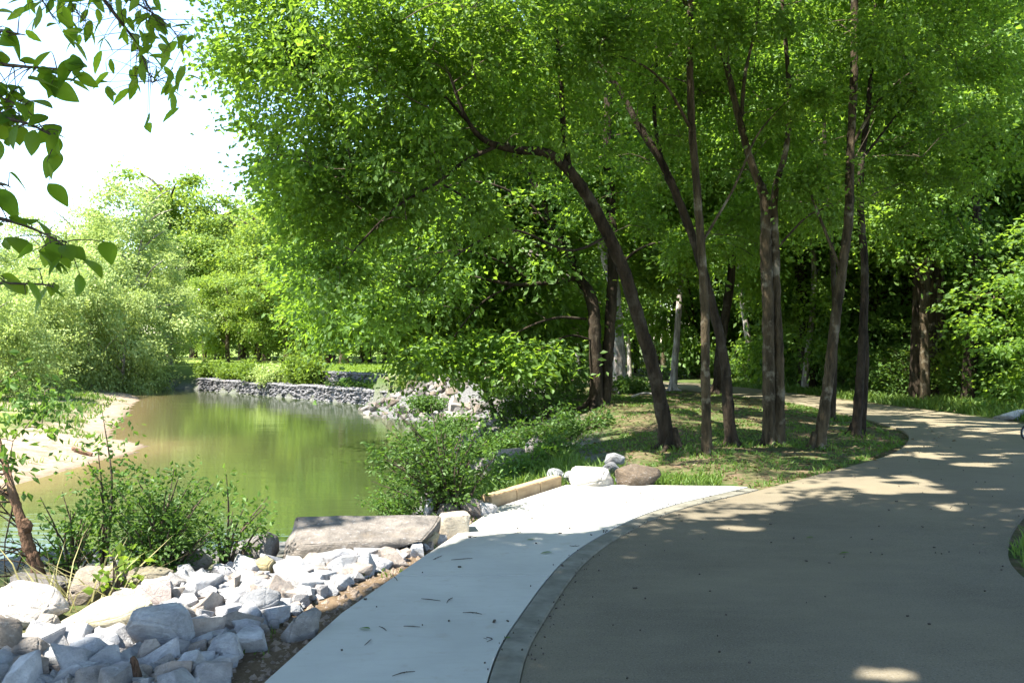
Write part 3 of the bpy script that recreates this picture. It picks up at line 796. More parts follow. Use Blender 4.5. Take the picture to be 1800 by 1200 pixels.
for _z in (0.0, 0.35):
    LIT.append((float(np.mean([p[2] for p in _rp])) + _z, [(p[0], p[1]) for p in _rp]))
LIT = [q for q in LIT if q]
LIT.append((1.6, [(10.8, 19), (14, 19.5), (15, 26), (10.6, 25)]))
LIT.append((4.0, [(10.5, 20), (16, 20), (18, 30), (10.5, 28)]))
LIT.append((2.5, [(12, 22), (15, 22), (16, 29), (11.5, 28)]))
def sunlit(c):
    """True for crown points that would shade a spot the photograph shows in the sun"""
    r = np.zeros(len(c), bool)
    for z, poly in LIT:
        t = (c[:, 2] - z) / S[2]
        x = c[:, 0] - S[0] * t; y = c[:, 1] - S[1] * t
        hit = in_poly(x, y, poly) | (dist_line(x, y, poly, True) < 0.05)
        if z == 0.0 and poly[0][0] > 1.5 and poly[0][1] > 7: hit &= vnoise(x * 2.2, y * 6.0) > .38
        r |= hit
    t = c[:, 2] / S[2]; x = c[:, 0] - S[0] * t; y = c[:, 1] - S[1] * t
    dap = (vnoise(x * 1.1 + 3.1, y * 2.4 + 9.7) * .6 + .4 * vnoise(x * 3.0, y * 5.5) > np.where(in_poly(x, y, PATH_POLY), 0.64, 0.68)) & (y > 8.6)
    return r | dap

LAWNWIN = [(250, 612), (480, 600), (700, 606), (700, 668), (250, 668)]
SKYWIN = [(-50, -50), (350, -50), (372, 60), (352, 90), (420, 205), (460, 330), (500, 385), (500, 560), (520, 640), (-50, 640)]
def in_frame(c, m=60):
    px, py = proj(c)
    return (c[:, 1] > 0.3) & (px > -m) & (px < 1800 + m) & (py > -m) & (py < 1200 + m)

# ------------------------------------------------------------------ foliage
def leaf_tris(c, d, n, L, W):
    """folded four-point leaves: base, left, tip, right"""
    n = n - (n * d).sum(1)[:, None] * d; n /= np.linalg.norm(n, axis=1)[:, None] + 1e-9
    s = np.cross(d, n); L = L[:, None]
    v = np.stack([c, c + d * L * 0.45 + s * L * W + n * L * 0.08, c + d * L - n * L * 0.08, c + d * L * 0.45 - s * L * W + n * L * 0.08], 1).reshape(-1, 3)
    k = np.arange(len(c))[:, None] * 4
    return v, np.vstack([k + [0, 1, 2], k + [0, 2, 3]])

def sprays(g, cen, outward, r, k, size, W=0.30, droop=0.35, flat=0.18, updir=0.9, jit=0.55, off=None):
    """leafy twig ends: k leaves round every centre, spread in a tilted fan"""
    m = len(cen)
    if m == 0: return
    u = outward + rng.normal(size=(m, 3)) * 0.5; u[:, 2] = u[:, 2] * 0.5 - droop * 0.6
    u /= np.linalg.norm(u, axis=1)[:, None] + 1e-9
    up = np.array([0, 0, 1.0]) * updir + rng.normal(size=(m, 3)) * 0.35
    w = np.cross(u, up); w /= np.linalg.norm(w, axis=1)[:, None] + 1e-9
    nn = np.cross(w, u)
    rr = r * (0.6 + 0.8 * rng.random(m))
    I = np.repeat(np.arange(m), k)
    N = m * k
    a = rng.normal(size=N) * 0.55; b = rng.normal(size=N) * 0.42; e = rng.normal(size=N) * flat
    R = rr[I][:, None]
    c = cen[I] + (u[I] * a[:, None] + w[I] * b[:, None] + nn[I] * e[:, None]) * R
    c[:, 2] -= droop * (a ** 2 + b ** 2) * R[:, 0] * 0.5
    d = u[I] * 0.7 + w[I] * np.sign(b)[:, None] * 0.7 + rng.normal(size=(N, 3)) * 0.45; d[:, 2] -= droop * 0.7
    d /= np.linalg.norm(d, axis=1)[:, None] + 1e-9
    n = nn[I] + rng.normal(size=(N, 3)) * jit
    if off is not None:
        kk = ~sunlit(c + off + d * size * .5); c, d, n = c[kk], d[kk], n[kk]; N = len(c)
    v, f = leaf_tris(c, d, n, size * (0.6 + 0.8 * rng.random(N)), W)
    g.add(v, f)

def ell_points(c, rad, n, shell=0.45, clump=7):
    """twig ends inside an ellipsoid, gathered in flat layered clumps"""
    rad = np.asarray(rad, float)
    m = max(3, int(n * 1.15 / clump))
    p = rng.normal(size=(m, 3)); p /= np.linalg.norm(p, axis=1)[:, None]
    q = p * (shell + (1 - shell) * rng.random((m, 1)) ** 0.6) * rad
    I = np.repeat(np.arange(m), clump)
    cs = float(np.mean(rad)) * 0.26
    q = q[I] + rng.normal(size=(len(I), 3)) * np.array([cs, cs, cs * 0.30])
    q[:, 2] -= 0.35 * np.hypot(*(q[:, :2] - (p[I] * rad)[:, :2] * .9).T) ** 2 * 0.3
    return np.asarray(c) + q, p[I]

def twigs(g, cen, skel, frac=0.6, r0=0.014, sides=3, Lmax=2.6):
    """branches grow from the limbs outwards, each new one from the nearest wood there is"""
    sk = np.asarray(skel)[::2]
    c_ = cen[rng.random(len(cen)) < frac]
    if not len(c_): return
    d0 = np.min(np.linalg.norm(c_[:, None, :] - sk[None, ::3, :], axis=2), axis=1)
    buf = np.empty((len(sk) + 4 * len(c_), 3)); buf[:len(sk)] = sk; m = len(sk)
    for c in c_[np.argsort(d0)]:
        dv = buf[:m] - c; dd = np.linalg.norm(dv, axis=1) + np.maximum(dv[:, 2], 0) * 1.2
        p = buf[int(np.argmin(dd))]; L = np.linalg.norm(c - p)
        if L < 0.1 or L > Lmax: continue
        mid = (p + c) / 2 + np.array([0, 0, 0.10 * L]) + rng.normal(size=3) * 0.09 * L
        q = g.tube([p, mid, c], [r0 * (0.35 + 0.45 * L), r0 * 0.4, r0 * 0.15], sides, 0, 5, cap=False)
        buf[m:m + 3] = q[2:5]; m += 3

TRUNKS = []
def hero(name, label, cat, trunks, ells, bark, leaf=L_HERO, lsize=0.085, k=72, r=0.42, group=None, cull=True, sky=True, sides=12, tw=0.6, flare=1.9, droop=0.35, W=0.3):
    """trunks: lists of (px, py, dd, width_px); the first point of the first stands on the ground; ells: (px, py, d, rx, ry, rz, n)"""
    g0 = ground_hit(trunks[0][0][0], trunks[0][0][1]); D = g0[1]
    root = thing(name, label, cat, tuple(g0), group); TRUNKS.append(g0)
    skel = []; tg = Geo()
    for ti, tr in enumerate(trunks):
        pts = np.array([P(a, b, D + dd) for a, b, dd, w in tr]); rad = np.array([w * (D + dd) / F / 2 for a, b, dd, w in tr]) * (0.86 if D < 22 else 1.0)
        if ti == 0 or tr[0][2] == 0 and abs(tr[0][1] - trunks[0][0][1]) < 25:
            pts[0, 2] -= 0.15
            if ti == 0: rad0 = rad[0]
            q0 = pts[0] + (pts[1] - pts[0]) * 0.16
            pts = np.vstack([pts[0], q0, pts[1:]]); rad = np.concatenate([[rad[0] * flare], [rad[0] * 1.05], rad[1:]])
        skel.append(tg.tube(pts - g0, rad, sides, 0.13, len(pts) * 9))
    rb = rad0 * 1.15
    for a in np.linspace(0, 6.28, 6)[:-1] + rng.random():
        dv = np.array([math.cos(a), math.sin(a), 0]) * rb * (0.8 + .5 * rng.random())
        tg.tube([dv * .35 + [0, 0, rb * 2.2], dv * .95 + [0, 0, rb * .5], dv * 1.9 - [0, 0, rb * .15], dv * 2.8 - [0, 0, rb * .9]], [rb * .35, rb * .36, rb * .28, rb * .12], 7, .12, 12)
    skel = np.vstack(skel)
    link('trunk', tg.mesh('trunk', bark, True), root)
    lg = Geo(); bg = Geo(); bg.tube(skel[-2:] , [0.005, 0.003], 3, 0, 3)
    ells = list(ells) + [(t[-1][0], t[-1][1], D + t[-1][2], .6, .5, .4, 14) for t in trunks if t[-1][1] > -60 and t[-1][3] <= 5]
    for px, py, d, rx, ry, rz, n in ells:
        if py < -90: n = int(n * 0.5)
        c, out = ell_points(P(px, py, d), (rx, ry, rz), n)
        keep = np.ones(len(c), bool)
        if sky:
            a, b = proj(c); keep &= ~in_poly(a, b, SKYWIN) & ~in_poly(a, b + 12, LAWNWIN)
        keep &= c[:, 2] > ground_h(c[:, 0], c[:, 1]) + 0.3
        c, out = c[keep], out[keep]
        if len(c) == 0: continue
        sprays(lg, c - g0, out, r, k, lsize, W, droop, off=g0 if cull else None)
        twigs(bg, (c[~sunlit(c)] if cull else c) - g0, skel, tw)
    if lg.n: link('crown', lg.mesh('crown', leaf), root)
    link('twigs', bg.mesh('twigs', B_TWIG, True), root)['kind'] = 'stuff'
    return root

# --- the trees standing in the grass between the path and the river (traced, save overhead parts added for shade)
hero('leaning_tree', 'dark tree leaning left over the river from the foot of the grassy mound', 'tree',
     [[(1180, 788, 0, 32), (1150, 655, 0, 28), (1122, 560, -.1, 27), (1098, 480, -.2, 26), (1070, 415, -.3, 25), (1035, 350, -.5, 24), (1000, 300, -.7, 22), (962, 270, -.9, 19), (900, 262, -1.1, 16), (850, 245, -1.3, 12), (818, 205, -1.5, 8), (790, 130, -1.6, 5)],
      [(870, 258, -1.2, 9), (815, 285, -1.4, 8), (770, 320, -1.6, 7), (700, 362, -1.9, 5), (640, 420, -2.1, 4), (600, 470, -2.3, 2)],
      [(780, 325, -1.6, 5), (830, 355, -1.4, 5), (850, 372, -1.3, 3)],
      [(1000, 300, -.7, 14), (990, 220, -.5, 12), (985, 130, -.4, 10), (975, 20, -.2, 8), (960, -120, 0, 6)],
      [(1070, 415, -.3, 7), (1000, 440, -.8, 5), (900, 405, -1.2, 4), (800, 450, -1.8, 3), (740, 520, -2.2, 2)],
      [(850, 245, -1.3, 7), (760, 150, -1.3, 6), (660, 90, -1.2, 5), (540, 80, -1, 3)]],
     [(640, 150, 13.0, 1.75, 2.0, 1.7, 330), (480, 70, 13.5, 1.0, 1.4, 0.9, 110), (585, 330, 13.6, 1.05, 1.6, 1.1, 170), (860, 110, 13, 1.8, 1.8, 1.5, 190), (700, -200, 13.5, 3.0, 3.0, 2.0, 330),
      (690, 300, 12.4, 1.3, 1.0, 0.9, 60)], B_DARK)
hero('forked_dark_tree', 'thickest dark tree with twin stems at the left foot of the mound', 'tree',
     [[(1049, 716, 0, 27), (1046, 600, 0, 25), (1041, 530, .1, 25), (1015, 480, .2, 20), (990, 425, .3, 16), (962, 370, .5, 14), (935, 315, .7, 13), (905, 275, .9, 10), (870, 220, 1.2, 7)],
      [(1063, 716, .1, 24), (1070, 600, .2, 23), (1077, 480, .3, 22), (1075, 380, .5, 20), (1068, 250, .6, 18), (1070, 100, .8, 14), (1060, -80, 1, 9)],
      [(1020, 488, .2, 12), (960, 497, -.3, 9), (905, 500, -.6, 7), (850, 490, -.9, 6), (790, 478, -1.2, 3)],
      [(1000, 445, .3, 11), (940, 430, 0, 8), (895, 405, -.2, 5), (830, 400, -.5, 3)],
      [(905, 500, -.6, 5), (850, 530, -.9, 4), (800, 590, -1.1, 3), (780, 640, -1.2, 2)],
      [(940, 498, -.3, 5), (880, 460, -.8, 4), (800, 440, -1.4, 3), (700, 470, -1.9, 2), (640, 530, -2.2, 1.5)],
      [(1030, 560, .1, 6), (970, 560, -.5, 5), (900, 590, -1, 3), (850, 640, -1.3, 2)],
      [(990, 430, .3, 7), (920, 350, .4, 5), (820, 320, .2, 4), (700, 370, 0, 3), (610, 450, -.2, 2)],
      [(1045, 600, 0, 5), (1000, 590, -.4, 4), (940, 620, -.8, 2.5)],
      [(1078, 480, .3, 7), (1120, 440, -.3, 5), (1170, 425, -.8, 3), (1220, 440, -1, 2)]],
     [(720, 480, 22.5, 2.3, 2.4, 1.5, 240), (860, 430, 23.5, 2.0, 2.2, 2.0, 200), (760, 330, 24, 2.6, 2.5, 2.0, 260), (1000, 200, 24, 3.0, 2.5, 2.6, 260), (640, 560, 25, 1.8, 2.2, 1.0, 130), (800, 585, 24, 1.8, 2.2, .8, 110), (950, 560, 25, 1.6, 1.6, .7, 50), (850, 60, 24, 3.6, 3, 3, 240), (930, 430, 21.5, 1.5, 1.3, 1.6, 130), (900, 540, 23, 2.2, 2, 1.2, 130), (960, 330, 22, 1.6, 1.6, 1.3, 90)],
     B_DARK, lsize=0.15, r=0.65)
hero('straight_grey_tree', 'slim straight tree with blotched grey bark in front of the mound', 'tree',
     [[(1243, 797, 0, 22), (1240, 650, 0, 18), (1239, 540, 0, 18), (1232, 430, .1, 17), (1225, 330, .1, 16), (1216, 220, .2, 15), (1213, 110, .2, 14), (1214, 0, .3, 12), (1220, -200, .4, 8)],
      [(1232, 430, .1, 6), (1290, 330, .3, 5), (1330, 240, .6, 4), (1380, 180, .8, 2)],
      [(1214, 0, .3, 10), (1170, -260, -1.5, 9), (1090, -480, -3.2, 7), (1010, -700, -4.6, 4)], [(1170, -260, -1.5, 7), (1230, -480, -3, 5), (1260, -640, -4, 3)],  # unseen overhead limbs, added to carry leaves that shade the path
      [(1216, 230, .2, 7), (1170, 150, .0, 5), (1120, 110, -.3, 4), (1050, 90, -.6, 2)]],
     [(989, -760, 9, 2.0, 1.6, .9, 200), (1237, -690, 9.5, 1.9, 1.6, .9, 190), (973, -440, 11, 2.0, 1.8, 0.9, 170), (930, -300, 13.5, 2.0, 1.8, 0.9, 150), (1060, -330, 13, 2.0, 1.8, 0.9, 150), (900, -170, 17, 2.2, 2.0, 1.1, 120), (1000, -120, 19, 2.2, 2.0, 1.2, 120), (1150, 60, 16.2, 1.9, 1.6, 1.4, 170), (1280, -180, 14.5, 2.6, 2.6, 1.6, 230), (1290, 230, 17, 1.6, 1.2, 1.2, 90), (1110, 210, 15.2, 1.0, .8, .8, 40), (1140, 20, 13, 0.9, .7, .5, 30)], B_MID)  # lobes above the view are added to shade path and mound
hero('bent_tree', 'dark tree bending left behind the slim blotched trunk', 'tree',
     [[(1286, 783, 0, 24), (1275, 650, 0, 20), (1258, 560, .1, 19), (1228, 450, .2, 18), (1200, 370, .2, 17), (1165, 290, .2, 16), (1122, 220, .2, 14), (1090, 160, .2, 11), (1060, 120, .2, 8), (1030, 60, .2, 4)],
      [(1165, 290, .2, 9), (1150, 200, .5, 8), (1155, 80, .8, 6), (1150, -60, 1, 4)]],
     [(1030, 40, 16.5, 1.8, 1.6, 1.3, 150), (1120, -170, 15, 2.2, 2.2, 1.6, 180), (1090, 330, 17.5, 1.4, 1.2, 1.0, 70)], B_DARK)
hero('double_stem_tree', 'double-stemmed tree with pale lit bark dividing high into two limbs', 'tree',
     [[(1352, 782, 0, 27), (1351, 650, 0, 24), (1350, 540, 0, 24), (1346, 440, .1, 23), (1345, 355, .1, 21), (1322, 290, .1, 15), (1302, 220, .1, 14), (1285, 150, .1, 13), (1270, 95, 0, 12), (1235, 62, -.1, 11), (1208, 22, -.2, 10), (1195, -80, -.2, 7)],
      [(1370, 793, .0, 22), (1370, 650, .05, 20), (1365, 540, .1, 19), (1362, 440, .15, 18), (1362, 340, .2, 14), (1380, 270, .3, 11), (1388, 200, .4, 10), (1384, 110, .5, 9), (1376, 20, .6, 8), (1370, -120, .7, 5)],
      [(1302, 220, .1, 9), (1310, 130, .3, 7), (1330, 40, .5, 5), (1340, -60, .6, 3)],
      [(1362, 440, .15, 5), (1420, 380, .4, 4), (1470, 360, .7, 2)]],
     [(1330, 90, 17, 1.9, 1.6, 1.4, 150), (1420, -170, 15, 2.6, 2.6, 1.7, 240), (1430, 330, 18, 1.5, 1.0, 1.0, 60), (1240, 400, 18, 1.2, .9, .8, 46), (1300, 30, 13.6, 1.0, .7, .5, 30)], B_MID)
hero('right_leaning_tree', 'reddish dark tree leaning right beside the path edge', 'tree',
     [[(1436, 788, 0, 26), (1455, 680, 0, 22), (1466, 580, 0, 20), (1480, 480, .1, 19), (1492, 380, .2, 18), (1495, 260, .3, 17), (1501, 140, .4, 15), (1502, 20, .5, 14), (1503, -150, .6, 9)],
      [(1480, 480, .1, 7), (1440, 380, .3, 6), (1410, 300, .4, 4)],
      [(1495, 260, .3, 7), (1550, 170, .2, 5), (1610, 120, 0, 3)]],
     [(1540, 80, 17, 1.9, 1.6, 1.4, 150), (1600, -170, 15, 2.8, 2.6, 1.7, 250), (1600, 260, 16.5, 1.3, 1.1, .9, 60), (1420, 200, 18, 1.4, 1.0, 1.0, 50), (1580, 40, 13.8, 1.0, .8, .5, 34)], B_MID)
hero('path_edge_tree', 'slender tree with a sunlit band on its trunk nearest the path bend', 'tree',
     [[(1503, 766, 0, 20), (1512, 660, 0, 17), (1518, 560, 0, 16), (1520, 470, .1, 15), (1512, 360, .2, 14), (1515, 280, .3, 13), (1525, 200, .4, 11), (1532, 110, .5, 8), (1540, -20, .6, 5)],
      [(1516, 766, .3, 13), (1522, 640, .4, 12), (1520, 560, .3, 10)],
      [(1515, 280, .3, 6), (1570, 210, .4, 4), (1620, 150, .6, 2)]],
     [(1660, 60, 17.5, 1.9, 1.8, 1.4, 140), (1720, -150, 16.5, 2.6, 2.6, 2, 200), (1680, 260, 17, 1.3, 1.3, 1.0, 60), (1570, 330, 17.5, 1.0, 1.0, .8, 40)], B_DARK)
hero('mound_back_tree', 'thin dark tree on the far slope of the mound beside the path', 'tree',
     [[(1461, 738, 0, 15), (1466, 640, 0, 13), (1468, 540, .1, 12), (1460, 400, .3, 10), (1450, 250, .5, 8), (1445, 100, .6, 5)]],
     [(1440, 200, 21, 1.8, 1.8, 1.8, 90), (1400, 60, 21, 2.2, 2, 2, 120)], B_DARK, lsize=0.13)
hero('pale_trunk_tree', 'pale thick-barked tree behind the twin-stemmed dark one', 'tree',
     [[(1088, 690, 0, 26), (1086, 600, 0, 22), (1078, 500, .2, 20), (1055, 420, .3, 18), (1040, 340, .4, 17), (1025, 240, .5, 14), (1015, 100, .6, 11), (1010, -40, .7, 7)]],
     [(960, 150, 29, 3.2, 3, 3, 200), (1080, 330, 30, 2.4, 2, 2, 120), (1150, 80, 30, 3, 3, 3, 170)], B_PALE, L_WOOD, 0.17, r=0.75)
hero('thin_pale_tree', 'thin tree with a whitish upper trunk at the far side of the mound', 'tree',
     [[(1182, 686, 0, 13), (1190, 590, 0, 11), (1196, 500, .1, 10), (1202, 400, .3, 9), (1200, 250, .5, 7), (1190, 100, .6, 5)]],
     [(1210, 300, 31, 2.4, 2, 2.4, 140), (1180, 120, 31, 2.6, 2, 2.4, 140), (1140, 470, 31, 1.6, 1.5, 1.0, 50)], B_PALE, L_WOOD, 0.17, r=0.75)
hero('mound_far_tree', 'short-looking dark tree between the bent tree and the path', 'tree',
     [[(1262, 693, 0, 20), (1268, 600, 0, 17), (1285, 480, .2, 14), (1290, 330, .4, 11), (1280, 150, .5, 8)]],
     [(1300, 300, 28, 2.6, 2, 2.4, 150), (1270, 120, 28, 2.8, 2, 2.6, 150)], B_DARK, L_WOOD, 0.17, r=0.75)
hero('point_tree', 'thick-footed pale tree standing at the top of the rocky point', 'tree',
     [[(800, 662, 0, 26), (802, 610, 0, 19), (808, 560, .1, 16), (806, 480, .2, 13), (790, 380, .4, 11), (780, 250, .6, 8)]],
     [(760, 420, 45, 4.5, 4, 3.6, 240), (640, 470, 46, 3.4, 3, 3.0, 170), (850, 330, 45, 4.5, 4, 3.5, 220), (720, 560, 46, 4.0, 3, 1.3, 120), (850, 560, 46, 3.0, 3, 1.3, 80)], B_PALE, L_WOOD, 0.24, r=1.0, cull=False)
hero('pole_tree', 'thin pale pole-like trunk seen behind the low hanging branches', 'tree',
     [[(940, 690, 0, 13), (937, 600, 0, 11), (930, 500, .1, 10), (925, 400, .3, 8), (915, 250, .5, 6)]],
     [(930, 330, 32, 2.4, 2, 2.4, 120), (880, 200, 32, 3, 2, 2.4, 130), (960, 520, 33, 1.8, 1.6, 1.0, 40)], B_PALE, L_WOOD, 0.17, r=0.75)
hero('leaning_sapling', 'thin bare sapling leaning left in front of the rocky point', 'sapling',
     [[(872, 742, 0, 9), (862, 705, 0, 8), (840, 665, 0, 8), (822, 630, .1, 7), (808, 590, .1, 6), (795, 530, .2, 5), (785, 470, .3, 3)]],
     [(780, 500, 27, .9, .9, .7, 30), (830, 600, 27, .8, .8, .5, 14)], B_DARK, L_WOOD, 0.15, r=0.55)
hero('bend_tree', 'dark tree at the wood edge right of the path bend with a kinked trunk', 'tree',
     [[(1638, 698, 0, 18), (1646, 620, 0, 16), (1654, 540, 0, 16), (1650, 460, .1, 14), (1644, 400, .2, 12), (1646, 280, .4, 10), (1660, 120, .5, 6)],
      [(1650, 460, .1, 7), (1600, 380, .2, 5), (1560, 330, .4, 3)]],
     [(1660, 330, 28, 2.2, 2, 2.0, 120), (1640, 130, 28, 3, 2.4, 2.6, 190), (1580, 380, 29, 1.6, 1.5, 1.4, 60)], B_MID, L_WOOD, 0.16, r=0.7)
hero('right_wood_tree', 'tree with patchy sunlit bark at the right edge of the wood', 'tree',
     [[(1764, 696, 0, 26), (1762, 610, 0, 20), (1757, 520, 0, 18), (1750, 440, .1, 17), (1738, 370, .2, 15), (1725, 300, .3, 13), (1690, 210, .4, 10), (1650, 140, .5, 8), (1610, 60, .6, 5)],
      [(1725, 300, .3, 8), (1750, 200, .5, 7), (1770, 80, .6, 5)]],
     [(1730, 300, 28, 2.0, 2, 2.0, 90), (1690, 100, 28, 3, 2.4, 2.6, 180), (1830, 250, 28, 2, 2, 2.2, 100)], B_MID, L_WOOD, 0.16, r=0.7)

# --- woodland prototypes, copied for the wood and the far tree lines
def proto_tree(name, H, trunk_r, crown0, crad, n, k, lsize, leaf, bark, r=0.9, W=0.33, lean=0.4, tw=0.35, droop=0.35, shape='oval'):
    root = link(name, None)
    tg = Geo(); pts = np.array([[0, 0, -0.3], [0, 0, H * .06], [lean * .3 * rng.normal(), lean * .3 * rng.normal(), H * .3], [lean * rng.normal(), lean * rng.normal(), H * .6], [lean * rng.normal(), lean * rng.normal(), H * .86]])
    skel = [tg.tube(pts, [trunk_r * 1.5, trunk_r, trunk_r * .85, trunk_r * .55, trunk_r * .12], 8, 0.08, 26)]
    for j in range(9):
        h = H * (crown0 + (0.9 - crown0) * (j + rng.random()) / 9); a = rng.random() * 6.3; L = crad * (0.5 + 0.5 * rng.random()) * (1.1 - 0.6 * h / H)
        p0 = skel[0][int(np.argmin(abs(skel[0][:, 2] - h)))]
        p2 = p0 + np.array([math.cos(a) * L, math.sin(a) * L, L * (0.35 + 0.5 * rng.random())])
        skel.append(tg.tube([p0, (p0 + p2) / 2 + [0, 0, .1 * L], p2], [trunk_r * .4, trunk_r * .25, trunk_r * .06], 5, 0.05, 8))
    skel = np.vstack(skel)
    z0 = H * crown0; hh = H - z0
    lobes = []
    for j in range(11):
        t = (j + rng.random()) / 11; a = rng.random() * 6.3
        w = {'oval': math.sin(math.pi * (0.12 + 0.80 * t)) ** 0.8, 'cone': 1.05 - t, 'wide': 0.75 + 0.25 * math.sin(3.1 * t)}[shape]
        off = crad * 0.55 * w * rng.random() ** 0.5
        lobes.append(((math.cos(a) * off, math.sin(a) * off, z0 + hh * (0.06 + 0.86 * t)), (crad * .62 * w + .25, crad * .62 * w + .25, hh * .13 + .3)))
    lg = Geo(); bg = Geo()
    for c, rad in lobes:
        p, out = ell_points(c, rad, n // 11, 0.55)
        p[:, 2] = np.maximum(p[:, 2], 0.25)
        sprays(lg, p, out, r, k, lsize, W, droop)
        twigs(bg, p, skel, tw, 0.02)
    link('trunk', tg.mesh('trunk', bark, True), root)
    link('crown', lg.mesh('crown', leaf), root)
    if bg.n: link('twigs', bg.mesh('twigs', B_TWIG, True), root)['kind'] = 'stuff'
    return root

used = set()
def stand(proto, x, y, label, cat, group=None, s=1.0, sz=1.0, rz=None, mat=None, name=None, z=None):
    """first call places the prototype itself, later calls copy it with its parts"""
    if proto.name not in used: o = proto; used.add(proto.name)
    else:
        o = proto.copy(); COL.objects.link(o)
        for ch in list(proto.children):
            c = ch.copy(); COL.objects.link(c); c.parent = o
    o.location = (x, y, float(ground_h(x, y)) if z is None else z)
    o.rotation_euler = (0, 0, random.random() * 6.28 if rz is None else rz)
    o.scale = (s, s, s * sz)
    for k_ in ('label', 'category', 'group'):
        if k_ in o: del o[k_]
    return tag(o, label, cat, group)

W1 = proto_tree('woodland_tree', 15, 0.17, 0.28, 3.2, 300, 44, 0.20, L_WOOD, B_MID)
W2 = proto_tree('woodland_tree', 17, 0.20, 0.34, 3.4, 300, 44, 0.20, L_WOOD, B_DARK)
W3 = proto_tree('woodland_tree', 13, 0.13, 0.22, 2.8, 280, 44, 0.19, L_WOOD, B_PALE, lean=0.7)
U1 = proto_tree('understory_tree', 5.5, 0.06, 0.12, 2.0, 190, 40, 0.14, L_WOOD, B_DARK, r=0.6, shape='wide')
U2 = proto_tree('understory_tree', 4.2, 0.05, 0.06, 1.9, 180, 40, 0.13, L_BUSH, B_DARK, r=0.55, shape='wide')
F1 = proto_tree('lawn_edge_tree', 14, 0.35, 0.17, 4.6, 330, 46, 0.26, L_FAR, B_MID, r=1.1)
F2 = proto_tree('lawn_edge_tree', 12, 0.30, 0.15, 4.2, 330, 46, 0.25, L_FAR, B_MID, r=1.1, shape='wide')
PA = proto_tree('pale_tree', 13.5, 0.22, 0.05, 4.0, 420, 46, 0.19, L_PALE, B_PALE, r=0.9, shape='oval')
PB = proto_tree('pale_shrub', 5.0, 0.10, 0.02, 2.6, 260, 46, 0.15, L_PALE, B_PALE, r=0.7, shape='wide')
CN = proto_tree('conifer', 16, 0.22, 0.25, 2.4, 200, 40, 0.22, L_PINE, B_DARK, r=0.8, W=0.1, shape='cone')

rw = np.random.default_rng(21)
def on_path(x, y, m=0.8):
    return bool(in_poly(x, y, PATH_POLY)) or float(dist_line(x, y, PATH_POLY, True)) < m
n_w = 0
for row, (y0, y1, cnt) in enumerate(((23, 31, 13), (31, 40, 18), (40, 54, 30), (54, 80, 36))):
    for _ in range(cnt):
        for _t in range(30):
            y = y0 + (y1 - y0) * rw.random(); px = 1010 + 960 * rw.random(); x = (px - 900) / F * y
            if y < 40 and (x < 9.6 or on_path(x, y, 1.3)): continue
            if y >= 40 and x < 3: continue
            if on_path(x, y, 1.3): continue
            break
        else: continue
        kw = int(rw.integers(3))
        stand((W1, W2, W3)[kw], x, y, 'tall woodland tree with a %s trunk among the many behind the path' % ('grey-brown', 'dark', 'pale slanting')[kw], 'tree', 'trees of the wood behind the path', 0.75 + 0.4 * rw.random(), 0.9 + 0.3 * rw.random())
for _ in range(80):
    y = 21 + 34 * rw.random() ** 1.4; px = 1100 + 840 * rw.random(); x = (px - 900) / F * y
    if (y < 40 and x < 10.4) or on_path(x, y, 1.5) or (y < 30 and min(abs(px - 1648), abs(px - 1758)) < 75): continue
    ku = int(rw.integers(2))
    stand((U1, U2)[ku], x, y, ('leafy understory sapling under the tall trees behind the path', 'low bushy young tree leafy to the ground behind the path')[ku], 'sapling', 'understory of the wood behind the path', 0.7 + 0.6 * rw.random(), 0.8 + 0.5 * rw.random())
# behind the river bank, between the lawn and the path
for px, y, pr, s in ((880, 50, W1, .9), (960, 52, W2, .9), (1040, 48, W3, 1.0), (760, 62, F1, .9), (860, 64, F2, 1.0), (960, 66, F1, 1.0), (1060, 64, W2, 1.0), (1120, 56, W1, .9), (680, 72, F2, 1.05), (1000, 58, U1, 1.2), (1080, 54, U1, 1.1), (930, 58, U2, 1.3)):
    stand(pr, (px - 900) / F * y, y, 'leafy tree half hidden behind the hanging branches across the lawn', 'tree', 'trees behind the hanging branches', s)
# far side of the lawn
BACK = 'green tree of the back row rising behind the trees that line the far lawn'
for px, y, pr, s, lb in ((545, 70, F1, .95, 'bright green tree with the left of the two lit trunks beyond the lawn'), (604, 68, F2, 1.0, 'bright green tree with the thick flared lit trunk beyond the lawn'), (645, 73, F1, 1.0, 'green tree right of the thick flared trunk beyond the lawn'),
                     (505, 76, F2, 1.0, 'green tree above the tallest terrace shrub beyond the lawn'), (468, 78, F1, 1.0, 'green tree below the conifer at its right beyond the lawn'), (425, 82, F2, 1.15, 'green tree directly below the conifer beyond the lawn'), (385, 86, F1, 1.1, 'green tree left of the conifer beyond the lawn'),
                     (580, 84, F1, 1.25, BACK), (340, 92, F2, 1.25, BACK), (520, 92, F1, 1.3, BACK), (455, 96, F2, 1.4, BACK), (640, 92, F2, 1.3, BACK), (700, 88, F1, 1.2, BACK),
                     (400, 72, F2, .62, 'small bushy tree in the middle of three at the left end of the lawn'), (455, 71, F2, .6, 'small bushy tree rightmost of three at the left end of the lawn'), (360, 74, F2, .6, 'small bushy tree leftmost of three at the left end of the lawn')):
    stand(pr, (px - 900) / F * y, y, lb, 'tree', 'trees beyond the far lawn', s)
for k_ in range(12):  # shrub row added to darken the gaps beneath the far trees
    y = 90 + 8 * random.random(); px = 300 + 34 * k_
    stand(U1, (px - 900) / F * y, y, 'added shrub filling in the dark shade behind the trunks beyond the far lawn', 'shrub', 'added undergrowth beyond the far lawn', 1.1 + .4 * random.random(), 0.9)
stand(CN, (432 - 900) / F * 105, 105, 'dark thin-needled conifer rising above the far tree line', 'conifer', None, 1.05)
